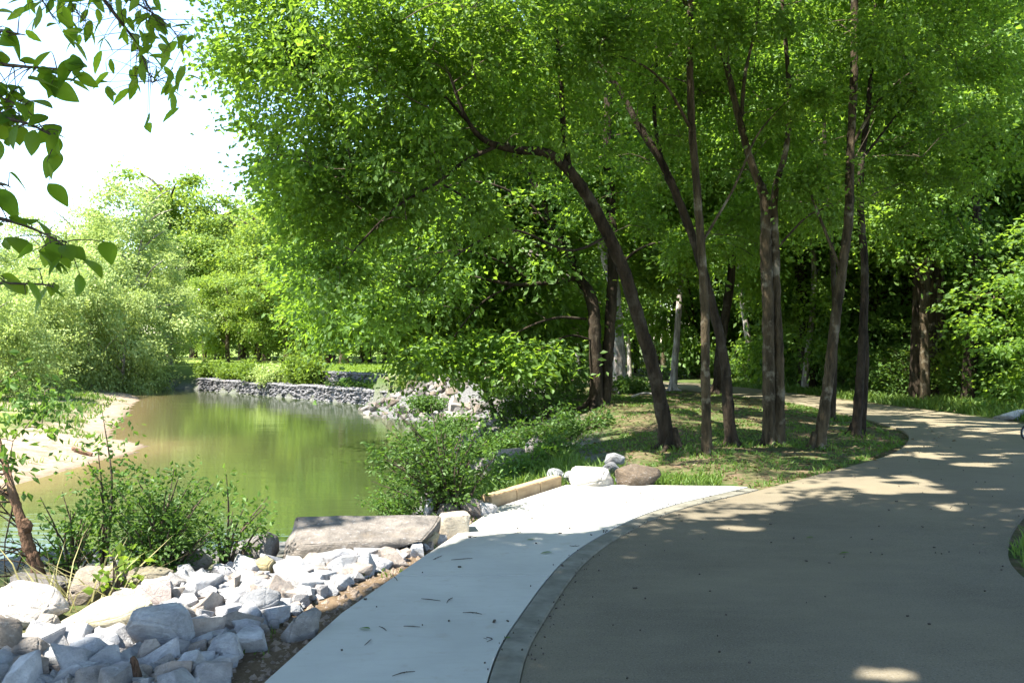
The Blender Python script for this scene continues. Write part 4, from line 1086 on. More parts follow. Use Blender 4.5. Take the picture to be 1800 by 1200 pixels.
stand(F1, (300 - 900) / F * 84, 84, 'rounded yellow-green tree rising right behind the tall pale tree', 'tree', None, 1.32)
# left bank
stand(PA, (238 - 900) / F * 58, 58, 'tallest washed-out pale tree on the left river bank', 'tree', None, 1.0)
for px, y, s, lb in ((150, 62, .8, 'pale tree left of the tallest pale tree on the left bank'), (95, 60, .72, 'pale tree behind the lowest big leaves of the near branch'), (30, 56, .72, 'pale tree nearest the left edge on the left bank'), (-40, 52, .7, 'pale tree cut off by the left edge of the picture'), (190, 66, .8, 'pale tree half hidden behind the tallest pale tree'), (300, 66, .62, 'lower pale tree right of the tallest pale tree'), (-90, 60, .8, 'pale tree outside the left edge on the left bank'), (60, 74, .9, 'pale tree farthest back on the left bank')):
    stand(PA, (px - 900) / F * y, y, lb, 'tree', 'pale trees of the left bank', s)
for px, y, s in ((215, 52.8, .85), (160, 50, .9), (110, 49, .9), (60, 46, .95), (10, 44, .9), (-50, 42, 1.0), (180, 54, 1.0), (130, 54, 1.1), (30, 50, 1.1), (240, 55, .7), (-10, 38, .7), (35, 39, .55)):
    stand(PB, (px - 900) / F * y, y, 'pale dense shrub low on the left bank above the sand bar', 'shrub', 'pale shrubs of the left bank', s, 0.8 + 0.9 * random.random())

# --- bushes
def bush(name, label, base, H, spread, stems, leaves, lsize, leaf, bark=B_TWIG, cat='bush', lean=(0, 0), W=0.28, group=None, rs=0.012, clump=9):
    root = thing(name, label, cat, tuple(base), group)
    sg = Geo(); pts = []
    for _ in range(stems):
        a = rng.random() * 6.3; R = spread * rng.random() ** 0.5; h = H * (0.45 + 0.6 * rng.random()) * (1 - 0.35 * (R / spread) ** 2)
        e = np.array([math.cos(a) * R + lean[0] * h, math.sin(a) * R + lean[1] * h, h])
        b0 = np.array([math.cos(a), math.sin(a), 0]) * spread * 0.12 * rng.random() - [0, 0, .08]
        mid = (b0 + e) / 2 + np.array([-math.cos(a), -math.sin(a), .6]) * 0.12 * h + rng.normal(size=3) * .04 * h
        q = sg.tube([b0, mid, e], [rs, rs * .7, rs * .2], 4, 0, 10, cap=False)
        pts.append(q[3:])
    p = np.vstack(pts)
    n = leaves // clump
    c = p[rng.integers(len(p), size=n)] + rng.normal(size=(n, 3)) * H * 0.075
    c[:, 2] = np.maximum(c[:, 2], 0.05)
    lg = Geo(); out = c / (np.linalg.norm(c, axis=1)[:, None] + 1e-6)
    sprays(lg, c, out, lsize * 2.0, clump, lsize, W, 0.25, 0.3, 0.8, 0.7)
    link('stems', sg.mesh('stems', bark, True), root)
    link('foliage', lg.mesh('foliage', leaf), root)
    return root
g = ground_hit(282, 1016); bush('front_bush', 'dark green bush on the near bank in front of the water', g, 0.86, 0.44, 44, 5600, 0.036, L_DARK, lean=(0.04, 0))
g = ground_hit(182, 1010); bush('front_sprig', 'tall thin leafy sprig rising left of the front bush', g, 1.55, 0.16, 5, 900, 0.045, L_BUSH, cat='sapling', lean=(0.02, 0))
g = ground_hit(395, 1002); bush('side_bush', 'loose light bush right of the front bush by the water', g, 0.8, 0.32, 12, 650, 0.045, L_BUSH, lean=(0.12, 0))
g = ground_hit(125, 1012); bush('waterside_weed', 'thin blue-green weeds between the leaning trunk and the front bush', g, 0.7, 0.4, 22, 700, 0.045, L_BUSH, cat='plant')
g = ground_hit(205, 1062); bush('maple_seedling', 'bright yellow-green seedling with drooping leaves before the front bush', g, 0.42, 0.1, 6, 80, 0.06, L_YELL, cat='seedling', W=0.4, clump=6)
g = ground_hit(230, 1026); bush('low_green_weed', 'small bright weed under the front bush', g, 0.28, 0.2, 14, 320, 0.04, L_YELL, cat='plant')
g = ground_hit(800, 905); bush('bank_bush', 'large spreading bush on the right bank over the water', g, 1.1, 0.7, 52, 5200, 0.05, L_DARK, lean=(-0.36, 0.0))
g = ground_hit(700, 918); bush('bank_under_bush', 'low dark bush at the foot of the spreading bank bush', g, 0.75, 0.6, 30, 1900, 0.06, L_BUSH)
for k_, (px, py, h, s, lb) in enumerate(((905, 760, 1.5, 1.3, 'weedy bush below the thick dark trunk'), (965, 735, 1.6, 1.3, 'yellow-green bush left of the thick dark trunk'), (1000, 700, 1.4, 1.1, 'light bush behind the thick dark trunk at its left'),
                                          (1108, 690, 1.1, 0.8, 'small bush right of the thick dark trunk'), (935, 830, 0.7, 1.0, 'low dark bush in the shade above the slab'), (860, 800, 0.8, .9, 'leafy weeds beside the wide brown boulder'),
                                          (985, 805, .55, .9, 'low bush at the shaded left end of the mound'), (905, 850, .45, .9, 'leafy weeds behind the timber beam'), (840, 870, .5, .7, 'weeds between the bank bush and the timber beam'), (890, 700, 1.3, 1.2, 'bush at the top right of the rocky point'),
                                          (715, 688, 2.2, 1.5, 'pale bush at the left top of the rocky point'), (760, 720, 1.0, 1.2, 'low bush among the boulders of the rocky point'), (800, 762, 1.0, 1.0, 'green bush at the lower edge of the rocky point'), (925, 790, .9, 1.0, 'bush beside the grey boulder up the right bank'), (960, 780, .9, 1.0, 'dark bush between the grey boulder and the mound'), (1010, 760, .9, 1.0, 'dark bush at the left slope of the mound'), (900, 800, .8, 1.0, 'dark bush above the wide brown boulder'))):
    g = ground_hit(px, py)
    bush('bank_shrub', lb, g, h * (1.0 if k_ in (0, 1, 2) else .55), s * (1.0 if k_ in (0, 1, 2) else .8), 26, int(700 + 700 * h), 0.04 + 0.0026 * g[1], (L_DARK, L_BUSH, L_DARK)[k_ % 3] if k_ != 10 else L_PALE)
for px, off, h, s, m_, lb in ((345, .9, 1.3, 1.1, L_YELL, 'leftmost yellow-green shrub on the gabion terrace'), (385, .9, 1.2, 1.2, L_YELL, 'second shrub from the left on the gabion terrace'), (425, .8, 1.5, 1.3, L_YELL, 'wide yellow-green shrub in the middle of the gabion terrace'),
                          (463, .5, 1.2, 1.1, L_PALE, 'greyish pale shrub spilling over the lower gabion wall'), (495, .9, 2.2, 1.1, L_YELL, 'tallest yellow-green shrub on the gabion terrace'), (520, .8, 1.9, .8, L_YELL, 'rightmost shrub on the gabion terrace')):
    a = np.array(GAB0); b = np.array(GAB1); kx = (px - 900) / F
    t = (a[0] - kx * a[1]) / (kx * (b[1] - a[1]) - (b[0] - a[0])); q = a + (b - a) * t; u = (b - a) / np.linalg.norm(b - a); nr = np.array([-u[1], u[0]]); nr = nr if nr[1] > 0 else -nr
    q = q + nr * off
    bush('terrace_shrub', lb, (q[0], q[1], -0.74), h, s, 34, 2600, 0.15, m_)
for px, off in ((600, 1.0), (630, 1.0), (660, 1.0), (685, .9), (575, 1.0)):
    kx = (px - 900) / F; t = (a[0] - kx * a[1]) / (kx * (b[1] - a[1]) - (b[0] - a[0])); q = a + (b - a) * t + nr * off
    bush('terrace_weed', 'low green weeds on the ledge between the two gabion walls', (q[0], q[1], -0.72), .5, .8, 20, 700, 0.12, L_BUSH, cat='plant', group='weeds between the gabion walls')
bush('red_spot', 'tiny red spot of unclear kind, drawn as a shrub, between the dark trunks beyond the lawn', (-13.9, 69.0, -0.02), 0.5, 0.2, 10, 90, 0.10, L_RED)  # unidentified spot of red, given the form of a shrub
# verge shrubs on the far side of the path
for px, py, h, s, m_, lb in ((1690, 705, 2.6, 1.5, L_YELL, 'sunlit yellow-green shrub right of the path bend'), (1600, 700, 1.7, 1.3, L_BUSH, 'dark shrub left of the kinked tree at the bend'), (1560, 698, 1.3, 1.1, L_YELL, 'grassy light shrub at the back of the path bend'),
                         (1740, 708, 1.6, 1.2, L_BUSH, 'dark shrub at the foot of the right wood tree'), (1800, 712, 1.5, 1.2, L_BUSH, 'dark shrub at the right edge behind the path'), (1500, 690, 1.5, 1.2, L_BUSH, 'dark shrub behind the slender path-edge tree'), (1430, 682, 1.5, 1.2, L_BUSH, 'leafy shrub behind the double-stemmed tree'),
                         (1330, 672, 1.6, 1.3, L_BUSH, 'shrub at the far end of the visible path'), (1230, 664, 1.6, 1.4, L_BUSH, 'shrub beyond the path behind the slim blotched tree')):
    g = ground_hit(px, py); bush('verge_shrub', lb, g, h, s, 40, 2600, 0.115, m_)

# --- leaning trunk at the left edge with dead twigs
g = ground_hit(70, 1035); D = g[1]
lt = thing('riverside_tree', 'peeling brown trunk leaning left at the water edge with bare twigs', 'small tree', tuple(g))
tg = Geo()
sk = tg.tube(np.array([P(72, 1040, D), P(66, 1000, D), P(52, 965, D), P(42, 930, D), P(30, 890, D), P(18, 850, D), P(8, 810, D + .1), P(-4, 770, D + .2), P(-14, 720, D + .3)]) - g,
             np.array([24, 22, 21, 19, 16, 13, 11, 9, 6]) * D / F / 2, 10, 0.16, 60)
tg.tube(np.array([P(30, 890, D), P(12, 870, D), P(-20, 850, D)]) - g, np.array([10, 8, 6]) * D / F / 2, 7, 0.1)
tg.tube(np.array([P(45, 940, D), P(48, 925, D - .02), P(44, 912, D - .04)]) - g, np.array([10, 20, 9]) * D / F / 2, 8, 0.25)
link('trunk', tg.mesh('trunk', B_RED, True), lt)
tg = Geo()
for _ in range(34):
    p = sk[int(rng.integers(5, 50))]; L = 0.25 + 0.5 * rng.random(); dv = np.array([-0.8 + 0.5 * rng.normal(), 0.4 * rng.normal(), -0.1 + 0.6 * rng.normal()]); dv /= np.linalg.norm(dv)
    q = tg.tube([p, p + dv * L * .5 + rng.normal(size=3) * .04, p + dv * L], [.007, .004, .0015], 4, 0, 6)
    for _k in range(2):
        dv2 = dv + rng.normal(size=3) * .6; tg.tube([q[3], q[3] + dv2 * L * .3], [.003, .001], 3, 0, 3)
link('twigs', tg.mesh('twigs', B_DARK, True), lt)['kind'] = 'stuff'
lg = Geo(); c = np.vstack([P(20, 700, D), P(50, 740, D), P(15, 770, D), P(60, 690, D), P(40, 650, D), P(10, 830, D), P(35, 720, D), P(75, 735, D), P(-10, 660, D)]) - g
c = np.repeat(c, 3, 0) + rng.normal(size=(27, 3)) * 0.1
sprays(lg, c, rng.normal(size=(27, 3)), .15, 12, 0.06, .3)
link('crown', lg.mesh('crown', L_BUSH), lt)
tg = Geo(); twigs(tg, c, sk, 1.0, .008); 
if tg.n: link('twigs', tg.mesh('twigs', B_TWIG, True), lt)['kind'] = 'stuff'

# broken wooden stub between the near rocks, driftwood on the sand bar
g = ground_hit(243, 1205); tg = Geo()
tg.tube([[0, 0, -.1], [-.01, 0, .04], [-.03, .01, .13]], [.035, .03, .012], 7, 0.25, 8); o = link('wood_stub', tg.mesh('wood_stub', B_RED), None, tuple(g)); tag(o, 'broken brown wooden stub sticking up between the nearest grey rocks', 'wood stub')
g = ground_hit(142, 797); tg = Geo(); tg.tube([[-.25, .1, .12], [0, 0, .06], [.3, -.05, -.02]], [.05, .06, .05], 7, 0.2, 8); tag(link('driftwood', tg.mesh('driftwood', B_RED), None, tuple(g)), 'short brown driftwood log lying on the sand bar', 'driftwood')
g = ground_hit(1100, 690)
tg = Geo(); tg.tube([[0, 0, .05], [.35, -.1, .16], [.7, -.1, .1]], [.03, .035, .02], 6, 0.2, 8); tag(link('fallen_branch', tg.mesh('fallen_branch', B_DEAD), None, tuple(ground_hit(1110, 700))), 'pale fallen branch lying at the left of the mound top', 'branch')
g = ground_hit(1775, 738); bm_ = hull_mesh('boulder', 777, 18, 0.07, 2, .1)
o = link('boulder', bm_, None, tuple(g - [0, 0, .05]), (0, 0, .2), (.75, .45, .28)); o.color = (0.42, 0.40, 0.37, 1); tag(o, 'pale flat boulder beside the path at the right edge', 'boulder')
# dead pale twigs hanging in the dark canopy left of the thick trunk
tg = Geo(); g = P(905, 470, 21.5)
for _ in range(16):
    e = np.array([rng.normal() * .8, rng.normal() * .5, -0.9 * rng.random() + .2]); tg.tube([[0, 0, .5], e * .5 + [0, 0, .35], e], [.014, .01, .004], 4, 0, 8)
tag(link('dead_twigs', tg.mesh('dead_twigs', B_DEAD, True), None, tuple(g)), 'pale dead twigs caught in the hanging branches left of the thick trunk', 'dead twigs')

# ------------------------------------------------------------------ the near tree whose leaves hang into the top left corner
def big_leaf(name, L, W, mat, teeth=0.0):
    n = 9; t = np.linspace(0, 1, n)
    w = W * L * np.sin(math.pi * t ** 0.8) ** 0.85 * (1 - 0.15 * t); w[-1] = 0; w[0] = 0.004
    if teeth: w[1:-1] *= 1 + teeth * np.where(np.arange(1, n - 1) % 2, 1, -1)
    z = -0.16 * L * t ** 2
    v = []; f = []
    for i in range(n):
        v += [(-w[i], t[i] * L, z[i] + w[i] * .25), (-w[i] * .5, t[i] * L, z[i] + w[i] * .16), (0, t[i] * L, z[i]), (w[i] * .5, t[i] * L, z[i] + w[i] * .16), (w[i], t[i] * L, z[i] + w[i] * .25)]
    for i in range(n - 1):
        for j in range(4): f.append((i * 5 + j, i * 5 + j + 1, i * 5 + j + 6, i * 5 + j + 5))
    me = mesh_np(name, v, f, mat, True)
    return me
NL = [big_leaf('leaf', 0.095, 0.30, L_NEAR), big_leaf('leaf', 0.085, 0.34, L_NEAR), big_leaf('leaf', 0.07, 0.32, L_NEAR)]
ML = [big_leaf('leaf', 0.11, 0.19, L_NEAR, 0.05), big_leaf('leaf', 0.10, 0.22, L_NEAR, 0.06)]
tx, ty = -3.3, 1.6; tz = float(ground_h(tx, ty))
nt_ = thing('overhanging_tree', 'tree at the left whose big leaves hang into the top left corner', 'tree', (tx, ty, tz))
base = np.array([tx, ty, tz])
tg = Geo(); sk = [tg.tube(np.array([[0, 0, -.3], [.02, 0, .3], [.15, .1, 2.0], [.05, .3, 4.5], [.4, .2, 8.5]]), [.22, .15, .13, .10, .03], 10, .08, 30)]
br = Geo()
def leafy(pts, rad, nl, kinds, spread, sc=1.0, hang=0.6):
    """a branch in photograph coordinates (px, py, d) with single leaves along it"""
    q = br.tube(np.array([P(*p) for p in pts]) - base, rad, 5, 0.04, len(pts) * 5)
    t0 = len(q) // 4
    for i in range(nl):
        p = q[t0 + int((len(q) - t0 - 1) * (i + rng.random()) / nl)] if nl else q[-1]
        e = p + rng.normal(size=3) * spread * np.array([1, 1, .8]) - [0, 0, spread * .3]
        if np.linalg.norm(e - p) > .02: br.tube([p, (p + e) / 2 + [0, 0, .01], e], [.0025, .002, .0012], 3, 0, 4, cap=False)
        yaw = rng.random() * 6.28; pitch = -hang + rng.normal() * .45
        o = link('leaf', kinds[int(rng.integers(len(kinds)))], nt_, e, Euler((pitch, rng.normal() * .5, yaw)), [1.02 * sc * (.75 + .5 * rng.random())] * 3)
leafy([(-260, 60, 3.3), (-120, 90, 3.1), (-20, 110, 3.0), (50, 118, 3.0), (110, 122, 3.0), (140, 128, 3.0)], [.02, .014, .008, .005, .003, .002], 34, NL, .055, 1.0)
leafy([(-120, 90, 3.1), (-50, 60, 3.0), (0, 55, 2.95), (45, 62, 2.95)], [.012, .007, .004, .002], 13, NL, .05, .95)
leafy([(-140, 150, 3.1), (-50, 165, 3.0), (10, 175, 3.0), (50, 200, 3.0)], [.012, .008, .004, .002], 22, NL, .055, 1.0)
leafy([(-200, 200, 3.2), (-90, 230, 3.0), (-20, 225, 3.0), (15, 240, 3.0)], [.012, .008, .004, .002], 8, NL, .05, 1.0)
leafy([(-260, 290, 3.3), (-120, 340, 3.1), (-30, 375, 3.0), (40, 395, 2.95), (95, 420, 2.95), (125, 440, 2.95)], [.02, .013, .008, .005, .003, .002], 36, NL, .055, 1.05)
leafy([(-120, 340, 3.1), (-50, 320, 3.0), (0, 322, 2.95), (20, 330, 2.95)], [.01, .007, .004, .002], 6, NL, .045, 1.1)
leafy([(-180, 480, 3.2), (-60, 495, 3.1), (20, 498, 3.05), (75, 500, 3.05), (95, 505, 3.05)], [.014, .008, .004, .003, .002], 10, NL, .045, .95)
leafy([(-140, 215, 3.05), (-30, 205, 2.95), (40, 215, 2.9), (85, 235, 2.9), (105, 250, 2.9)], [.012, .008, .005, .003, .002], 20, NL, .05, .95)
# top branch with smaller looking toothed leaves
leafy([(-60, -260, 5.0), (60, -140, 5.0), (150, -40, 5.0), (205, 30, 5.0), (240, 78, 5.0), (262, 130, 5.0), (268, 150, 5.0)], [.03, .022, .014, .010, .006, .003, .002], 74, ML, .12, 1.0, .9)
leafy([(150, -40, 5.0), (230, 0, 5.0), (290, 40, 5.0), (330, 85, 5.0)], [.01, .006, .004, .002], 26, ML, .09, .9, .9)
leafy([(60, -140, 5.0), (100, -40, 5.0), (135, 20, 5.0), (155, 45, 5.0)], [.01, .007, .004, .002], 28, ML, .11, 1.0, .9)
leafy([(0, -120, 4.8), (50, -40, 4.9), (80, 10, 5.0), (95, 35, 5.0)], [.01, .007, .004, .002], 20, ML, .09, 1.0, .9)
leafy([(205, -60, 5.1), (240, -20, 5.1), (265, 20, 5.1), (275, 45, 5.1)], [.01, .007, .004, .002], 34, ML, .10, 1.0, .9)
# limbs that carry those branches back to the trunk
for p, h in (((-260, 60, 3.3), 2.4), ((-260, 290, 3.3), 1.9), ((-180, 480, 3.2), 1.3), ((-60, -260, 5.0), 3.2), ((-140, 150, 3.1), 2.1), ((-200, 200, 3.2), 1.8), ((0, -120, 4.8), 3.0), ((205, -60, 5.1), 3.6)):
    e = P(*p) - base; s0 = sk[0][int(np.argmin(abs(sk[0][:, 2] - h)))]
    br.tube([s0, (s0 + e) / 2 + [0, 0, .12], e], [.045, .03, .02], 6, .05, 10)
link('trunk', tg.mesh('trunk', B_MID, True), nt_)
link('branches', br.mesh('branches', B_TWIG, True), nt_)

def shade_tree(name, label, x, y, H, lobes, leaf=L_HERO):
    """big tree out of the picture; its crown throws the foreground shade"""
    z = float(ground_h(x, y)); b0 = np.array([x, y, z]); root = thing(name, label, 'tree', tuple(b0))
    tg = Geo(); sk_ = [tg.tube(np.array([[0, 0, -.4], [0, 0, .4], [.1, .1, H * .3], [.2, 0, H * .6], [0, .2, H * .9]]), [.42, .28, .24, .16, .05], 10, .08, 30)]
    lg = Geo(); bg = Geo()
    for cx, cy, cz, rx, ry, rz, n in lobes:
        n = int(n * 1.35); e = np.array([cx, cy, cz]) - b0; s0 = sk_[0][int(np.argmin(abs(sk_[0][:, 2] - e[2] * .7)))]
        sk_.append(tg.tube([s0, (s0 + e) / 2 + [0, 0, .3], e], [.10, .07, .03], 6, .06, 12))
        c, out = ell_points((cx, cy, cz), (rx, ry, rz), n, .2)
        k_ = ~in_frame(c, 90); c, out = c[k_], out[k_]
        sprays(lg, c - b0, out, .5, 46, .13, off=b0)
        twigs(bg, c[~sunlit(c)] - b0, np.vstack(sk_), .4)
    link('trunk', tg.mesh('trunk', B_MID, True), root); link('crown', lg.mesh('crown', leaf), root); link('twigs', bg.mesh('twigs', B_TWIG, True), root)['kind'] = 'stuff'
shade_tree('bank_shade_tree', 'big tree on the near bank just left of the picture shading the slab', -5.2, -0.5, 11,
           [(-4.5, 1.5, 6.5, 2.2, 2.2, 1.5, 330), (-2.5, 0.5, 7.5, 2.2, 2.2, 1.4, 330), (-4.0, 4.0, 7.5, 2.0, 2.0, 1.3, 260), (-1.8, 3.2, 7.8, 2.0, 2.0, 1.2, 280), (-6.5, 2.5, 8.0, 2.0, 2.2, 1.5, 230), (-3.5, -2.0, 7.5, 2.4, 2.2, 1.6, 260), (-1.0, 5.6, 8.4, 1.6, 1.5, .9, 150)])
shade_tree('verge_shade_tree', 'big tree right of the path just outside the picture shading the asphalt', 6.8, -1.5, 13,
           [(1.2, 1.5, 8.5, 2.2, 2.2, 1.4, 330), (3.5, 0.5, 9.0, 2.4, 2.4, 1.6, 300), (1.0, 4.2, 8.5, 2.0, 2.0, 1.2, 270), (3.2, 4.0, 9.0, 2.2, 2.2, 1.3, 280), (-0.6, -0.5, 8.8, 2, 2, 1.3, 240), (5.5, 3.0, 9.5, 2.3, 2.3, 1.5, 230), (3.0, 7.0, 9.4, 2.2, 2.0, 1.2, 240), (5.5, 6.8, 9.8, 2.4, 2.2, 1.3, 230), (1.0, 7.2, 9.4, 1.8, 1.6, 1.0, 170), (-1.8, 2.0, 8.8, 2, 2, 1, 170), (0.3, 2.6, 9.2, 2, 2, 1, 170), (-1.6, 4.8, 8.6, 1.8, 1.6, .9, 140), (7.5, 9.5, 10.5, 2.6, 2.4, 1.5, 220), (4.6, 10.0, 10.2, 2.2, 2.0, 1.2, 190), (9.5, 13, 11, 3, 3, 1.6, 200)])

shade_tree('water_shade_tree', 'unseen tree added on the bank left of the picture to shade the front bush', -9.6, 6.4, 10,  # unseen tree put in so the front bush lies in shade
           [(-7.8, 9.3, 8.0, 1.9, 1.7, 1.1, 150), (-8.6, 8.0, 7.5, 1.8, 1.8, 1.2, 150), (-9.6, 6.0, 8.0, 2.0, 2.0, 1.4, 150), (-6.6, 10.6, 8.6, 1.5, 1.4, .8, 80)])
shade_tree('bend_shade_tree', 'unseen tall tree added right of the path bend to shade the path', 8.8, 8.0, 13,  # unseen tree put in to throw shade on the path
           [(2.2, 7.5, 9.2, 2.2, 1.8, 1.1, 240), (4.8, 8.5, 9.5, 2.2, 2.0, 1.2, 240), (1.8, 10.2, 9.4, 2.2, 1.8, 1.1, 230), (4.6, 11.4, 9.6, 2.2, 2.0, 1.2, 230), (7.5, 10.5, 10, 2.4, 2.2, 1.4, 240), (7.2, 13.2, 10.4, 2.4, 2.2, 1.3, 220), (10.0, 12.0, 10.2, 2.4, 2.4, 1.6, 180)])

# ------------------------------------------------------------------ grass
def blades(name, region, n, h0, h1, mat, keep=None, wid=0.004, lean=0.5):
    poly = np.array(region); lo, hi = poly.min(0), poly.max(0)
    q = lo + (hi - lo) * rng.random((n, 2)); q = q[in_poly(q[:, 0], q[:, 1], region)]
    m = ~in_poly(q[:, 0], q[:, 1], PATH_POLY) & ~in_poly(q[:, 0], q[:, 1], RIVER) & ~in_poly(q[:, 0], q[:, 1], [tuple(p) for p in SLAB] + [(2.5, 9.8), (1.0, 8), (0, 4), (0, -14)])
    if keep is not None: m &= keep(q)
    q = q[m]; N = len(q); z = ground_h(q[:, 0], q[:, 1])
    h = h0 + (h1 - h0) * rng.random(N) ** 1.5
    a = rng.random(N) * 6.283; w = (wid + 0.0006 * q[:, 1]) * (0.7 + .6 * rng.random(N))
    s = np.stack([np.cos(a) * w, np.sin(a) * w, np.zeros(N)], -1)
    b = np.stack([q[:, 0], q[:, 1], z - .01], -1)
    t = rng.normal(size=(N, 2)) * lean * h[:, None]
    mid = b + np.stack([t[:, 0] * .35, t[:, 1] * .35, h * .6], -1); tip = b + np.stack([t[:, 0], t[:, 1], h], -1)
    v = np.stack([b - s, b + s, mid + s * .7, mid - s * .7, tip], 1).reshape(-1, 3)
    k = np.arange(N)[:, None] * 5
    f = np.vstack([k + [0, 1, 2], k + [0, 2, 3], k + [3, 2, 4]])
    return tag(link(name, mesh_np(name, v, f, mat)), kind='stuff')
patch = lambda q: (fbm(q[:, 0] * .9, q[:, 1] * .9) * .55 + fbm(q[:, 0] * 3, q[:, 1] * 3) * .45) < 0.47
edge = lambda q: (dist_line(q[:, 0], q[:, 1], PATH_POLY, True) < .16 + .25 * vnoise(q[:, 0] * 2, q[:, 1] * 2)) & (vnoise(q[:, 0] * 4, q[:, 1] * 4) > .3)
MOUND = [(0.0, 10.6), (2.8, 10.4), (4, 11.5), (6.5, 15), (7.4, 19), (7.6, 24), (6.5, 29), (2, 33), (-.5, 28), (0.2, 20), (-.2, 13)]
blades('mound_grass', MOUND, 90000, .02, .065, L_GRASS, patch)
blades('path_edge_grass', MOUND, 60000, .03, .10, L_GRASS, edge)
blades('bank_grass', [(-.9, 9.6), (.4, 10.6), (1.6, 11.0), (1.0, 14), (.4, 18), (-1.2, 16), (-1.6, 13)], 12000, .06, .24, L_GRASS, lambda q: ground_h(q[:, 0], q[:, 1]) > -1.1)
blades('trunk_grass', MOUND, 90000, .03, .12, L_GRASS, lambda q: np.min([np.hypot(q[:, 0] - t[0], q[:, 1] - t[1]) for t in TRUNKS], axis=0) < .22 + .25 * vnoise(q[:, 0] * 5, q[:, 1] * 5))
blades('boulder_grass', [(.5, 10.45), (.9, 10.75), (2.4, 10.5), (2.6, 11.2), (1.4, 11.6), (.2, 11.2)], 2600, .05, .14, L_GRASS)
blades('corner_grass', [(3.3, 3), (3.5, 6), (4.0, 7.3), (4.9, 8.5), (6.2, 10), (8, 9), (6, 4), (4, 2)], 22000, .04, .13, L_GRASS)
blades('verge_grass', [(8.6, 12.5), (10.4, 17), (10.7, 20), (10, 24), (9.4, 29), (8, 35), (10, 38), (13, 34), (15, 26), (16, 18), (12, 12)], 60000, .05, .28, L_GRASS, lambda q: dist_line(q[:, 0], q[:, 1], PATH_POLY, True) > .05 + .5 * vnoise(q[:, 0], q[:, 1]))
blades('soil_strip_weeds', STRIP, 2600, .015, .06, L_GRASS, lambda q: vnoise(q[:, 0] * 3.3, q[:, 1] * 3.3) > .58)
blades('sand_bar_grass', [(-10.5, 17.5), (-10.4, 25), (-14, 32), (-18, 44), (-32, 44), (-20, 24), (-16, 17)], 30000, .05, .22, L_GRASS, lambda q: (fbm(q[:, 0] * .8, q[:, 1] * .5) > .5) & ((dist_line(q[:, 0], q[:, 1], LEFT_SHORE) > np.where(q[:, 1] > 26, 1.0, 2.6)) | (vnoise(q[:, 0] * 1.5, q[:, 1] * 1.1) > .80)), wid=.008)
blades('far_lawn_grass', [(-20, 60), (-6, 44), (4, 44), (4, 68), (-24, 68)], 26000, .04, .10, L_YELL, None, wid=.012)
def litter(name, region, n, mat):
    poly = np.array(region); lo, hi = poly.min(0), poly.max(0)
    q = lo + (hi - lo) * rng.random((n, 2)); q = q[in_poly(q[:, 0], q[:, 1], region) & ~in_poly(q[:, 0], q[:, 1], RIVER)]
    onp = in_poly(q[:, 0], q[:, 1], PATH_POLY); q = q[~onp | (rng.random(len(q)) < .06)]
    z = np.where(in_poly(q[:, 0], q[:, 1], PATH_POLY), .012, ground_h(q[:, 0], q[:, 1]) + .008)
    c = np.stack([q[:, 0], q[:, 1], z], -1); a = rng.random(len(c)) * 6.283
    d = np.stack([np.cos(a), np.sin(a), .15 * rng.normal(size=len(c))], -1); d /= np.linalg.norm(d, axis=1)[:, None]
    nn = np.array([0, 0, 1.]) + rng.normal(size=(len(c), 3)) * .3
    v, f = leaf_tris(c, d, nn, .04 + .05 * rng.random(len(c)), .3)
    tag(link(name, mesh_np(name, v, f, mat)), kind='stuff')
L_LITTER = leaf_mat('leaf_litter', (0.05, 0.03, 0.016), (0.15, 0.10, 0.055), (0.15, 0.10, 0.04), 0.2)
litter('leaf_litter', [(-.8, 10.5), (2.8, 10.3), (7.6, 15), (8.2, 24), (6.5, 30), (2, 32), (-.5, 26), (-1, 16)], 14000, L_LITTER)
litter('verge_litter', [(4.0, 6.0), (5.0, 8.3), (7.6, 11.4), (10.6, 15.5), (11, 20), (13, 17), (9, 9), (5, 4)], 3500, L_LITTER)
g = ground_hit(140, 1058); 
blades('long_grass', [(g[0] - .3, g[1] - .2), (g[0] + .35, g[1] - .25), (g[0] + .4, g[1] + .1), (g[0] - .25, g[1] + .15)], 70, .18, .42, L_DRY, None, lean=.9)

# ------------------------------------------------------------------ small things on the paving
fl = big_leaf('fallen_leaf', 0.07, 0.28, L_BUSH)
for px, py, rz, s, lb in ((650, 1111, 1.2, 1.0, 'bright green leaf lying nearest on the pale slab'), (970, 975, 1.6, 1.3, 'green leaf lying on the slab near the kerb curve'), (940, 952, 1.4, 1.0, 'pale green leaf lying at the edge of the sunlit slab'), (898, 1127, 1.5, .6, 'tiny green leaf lying on the dark kerb'),
                          (1492, 973, 1.7, 1.1, 'green leaf lying alone on the middle of the asphalt'), (1430, 946, 1.5, .9, 'dark green leaf lying on the asphalt beyond the middle'), (720, 960, .4, .8, 'green leaf lying on the soil beside the slab')):
    d = CAM_H * F / (py - 600); x = (px - 900) / F * d
    tag(link('fallen_leaf', fl, None, (x, d, .022 if px < 1000 else .012), (0.06, .15, rz), [s] * 3), lb, 'fallen leaf')
def twig_mesh(seed):
    r_ = np.random.default_rng(seed); t_ = Geo(); L = .035 + .05 * r_.random()
    t_.tube([[-L, 0, .003], [0, r_.normal() * .012, .006], [L, r_.normal() * .01, .003]], [.0016, .003, .0014], 5, .15, 6)
    if seed % 2: t_.tube([[0, 0, .005], [L * .4, .02, .006]], [.0016, .001], 4, 0, 3)
    return t_.mesh('twig', M_CHIP)
TW = [twig_mesh(k_) for k_ in range(5)]
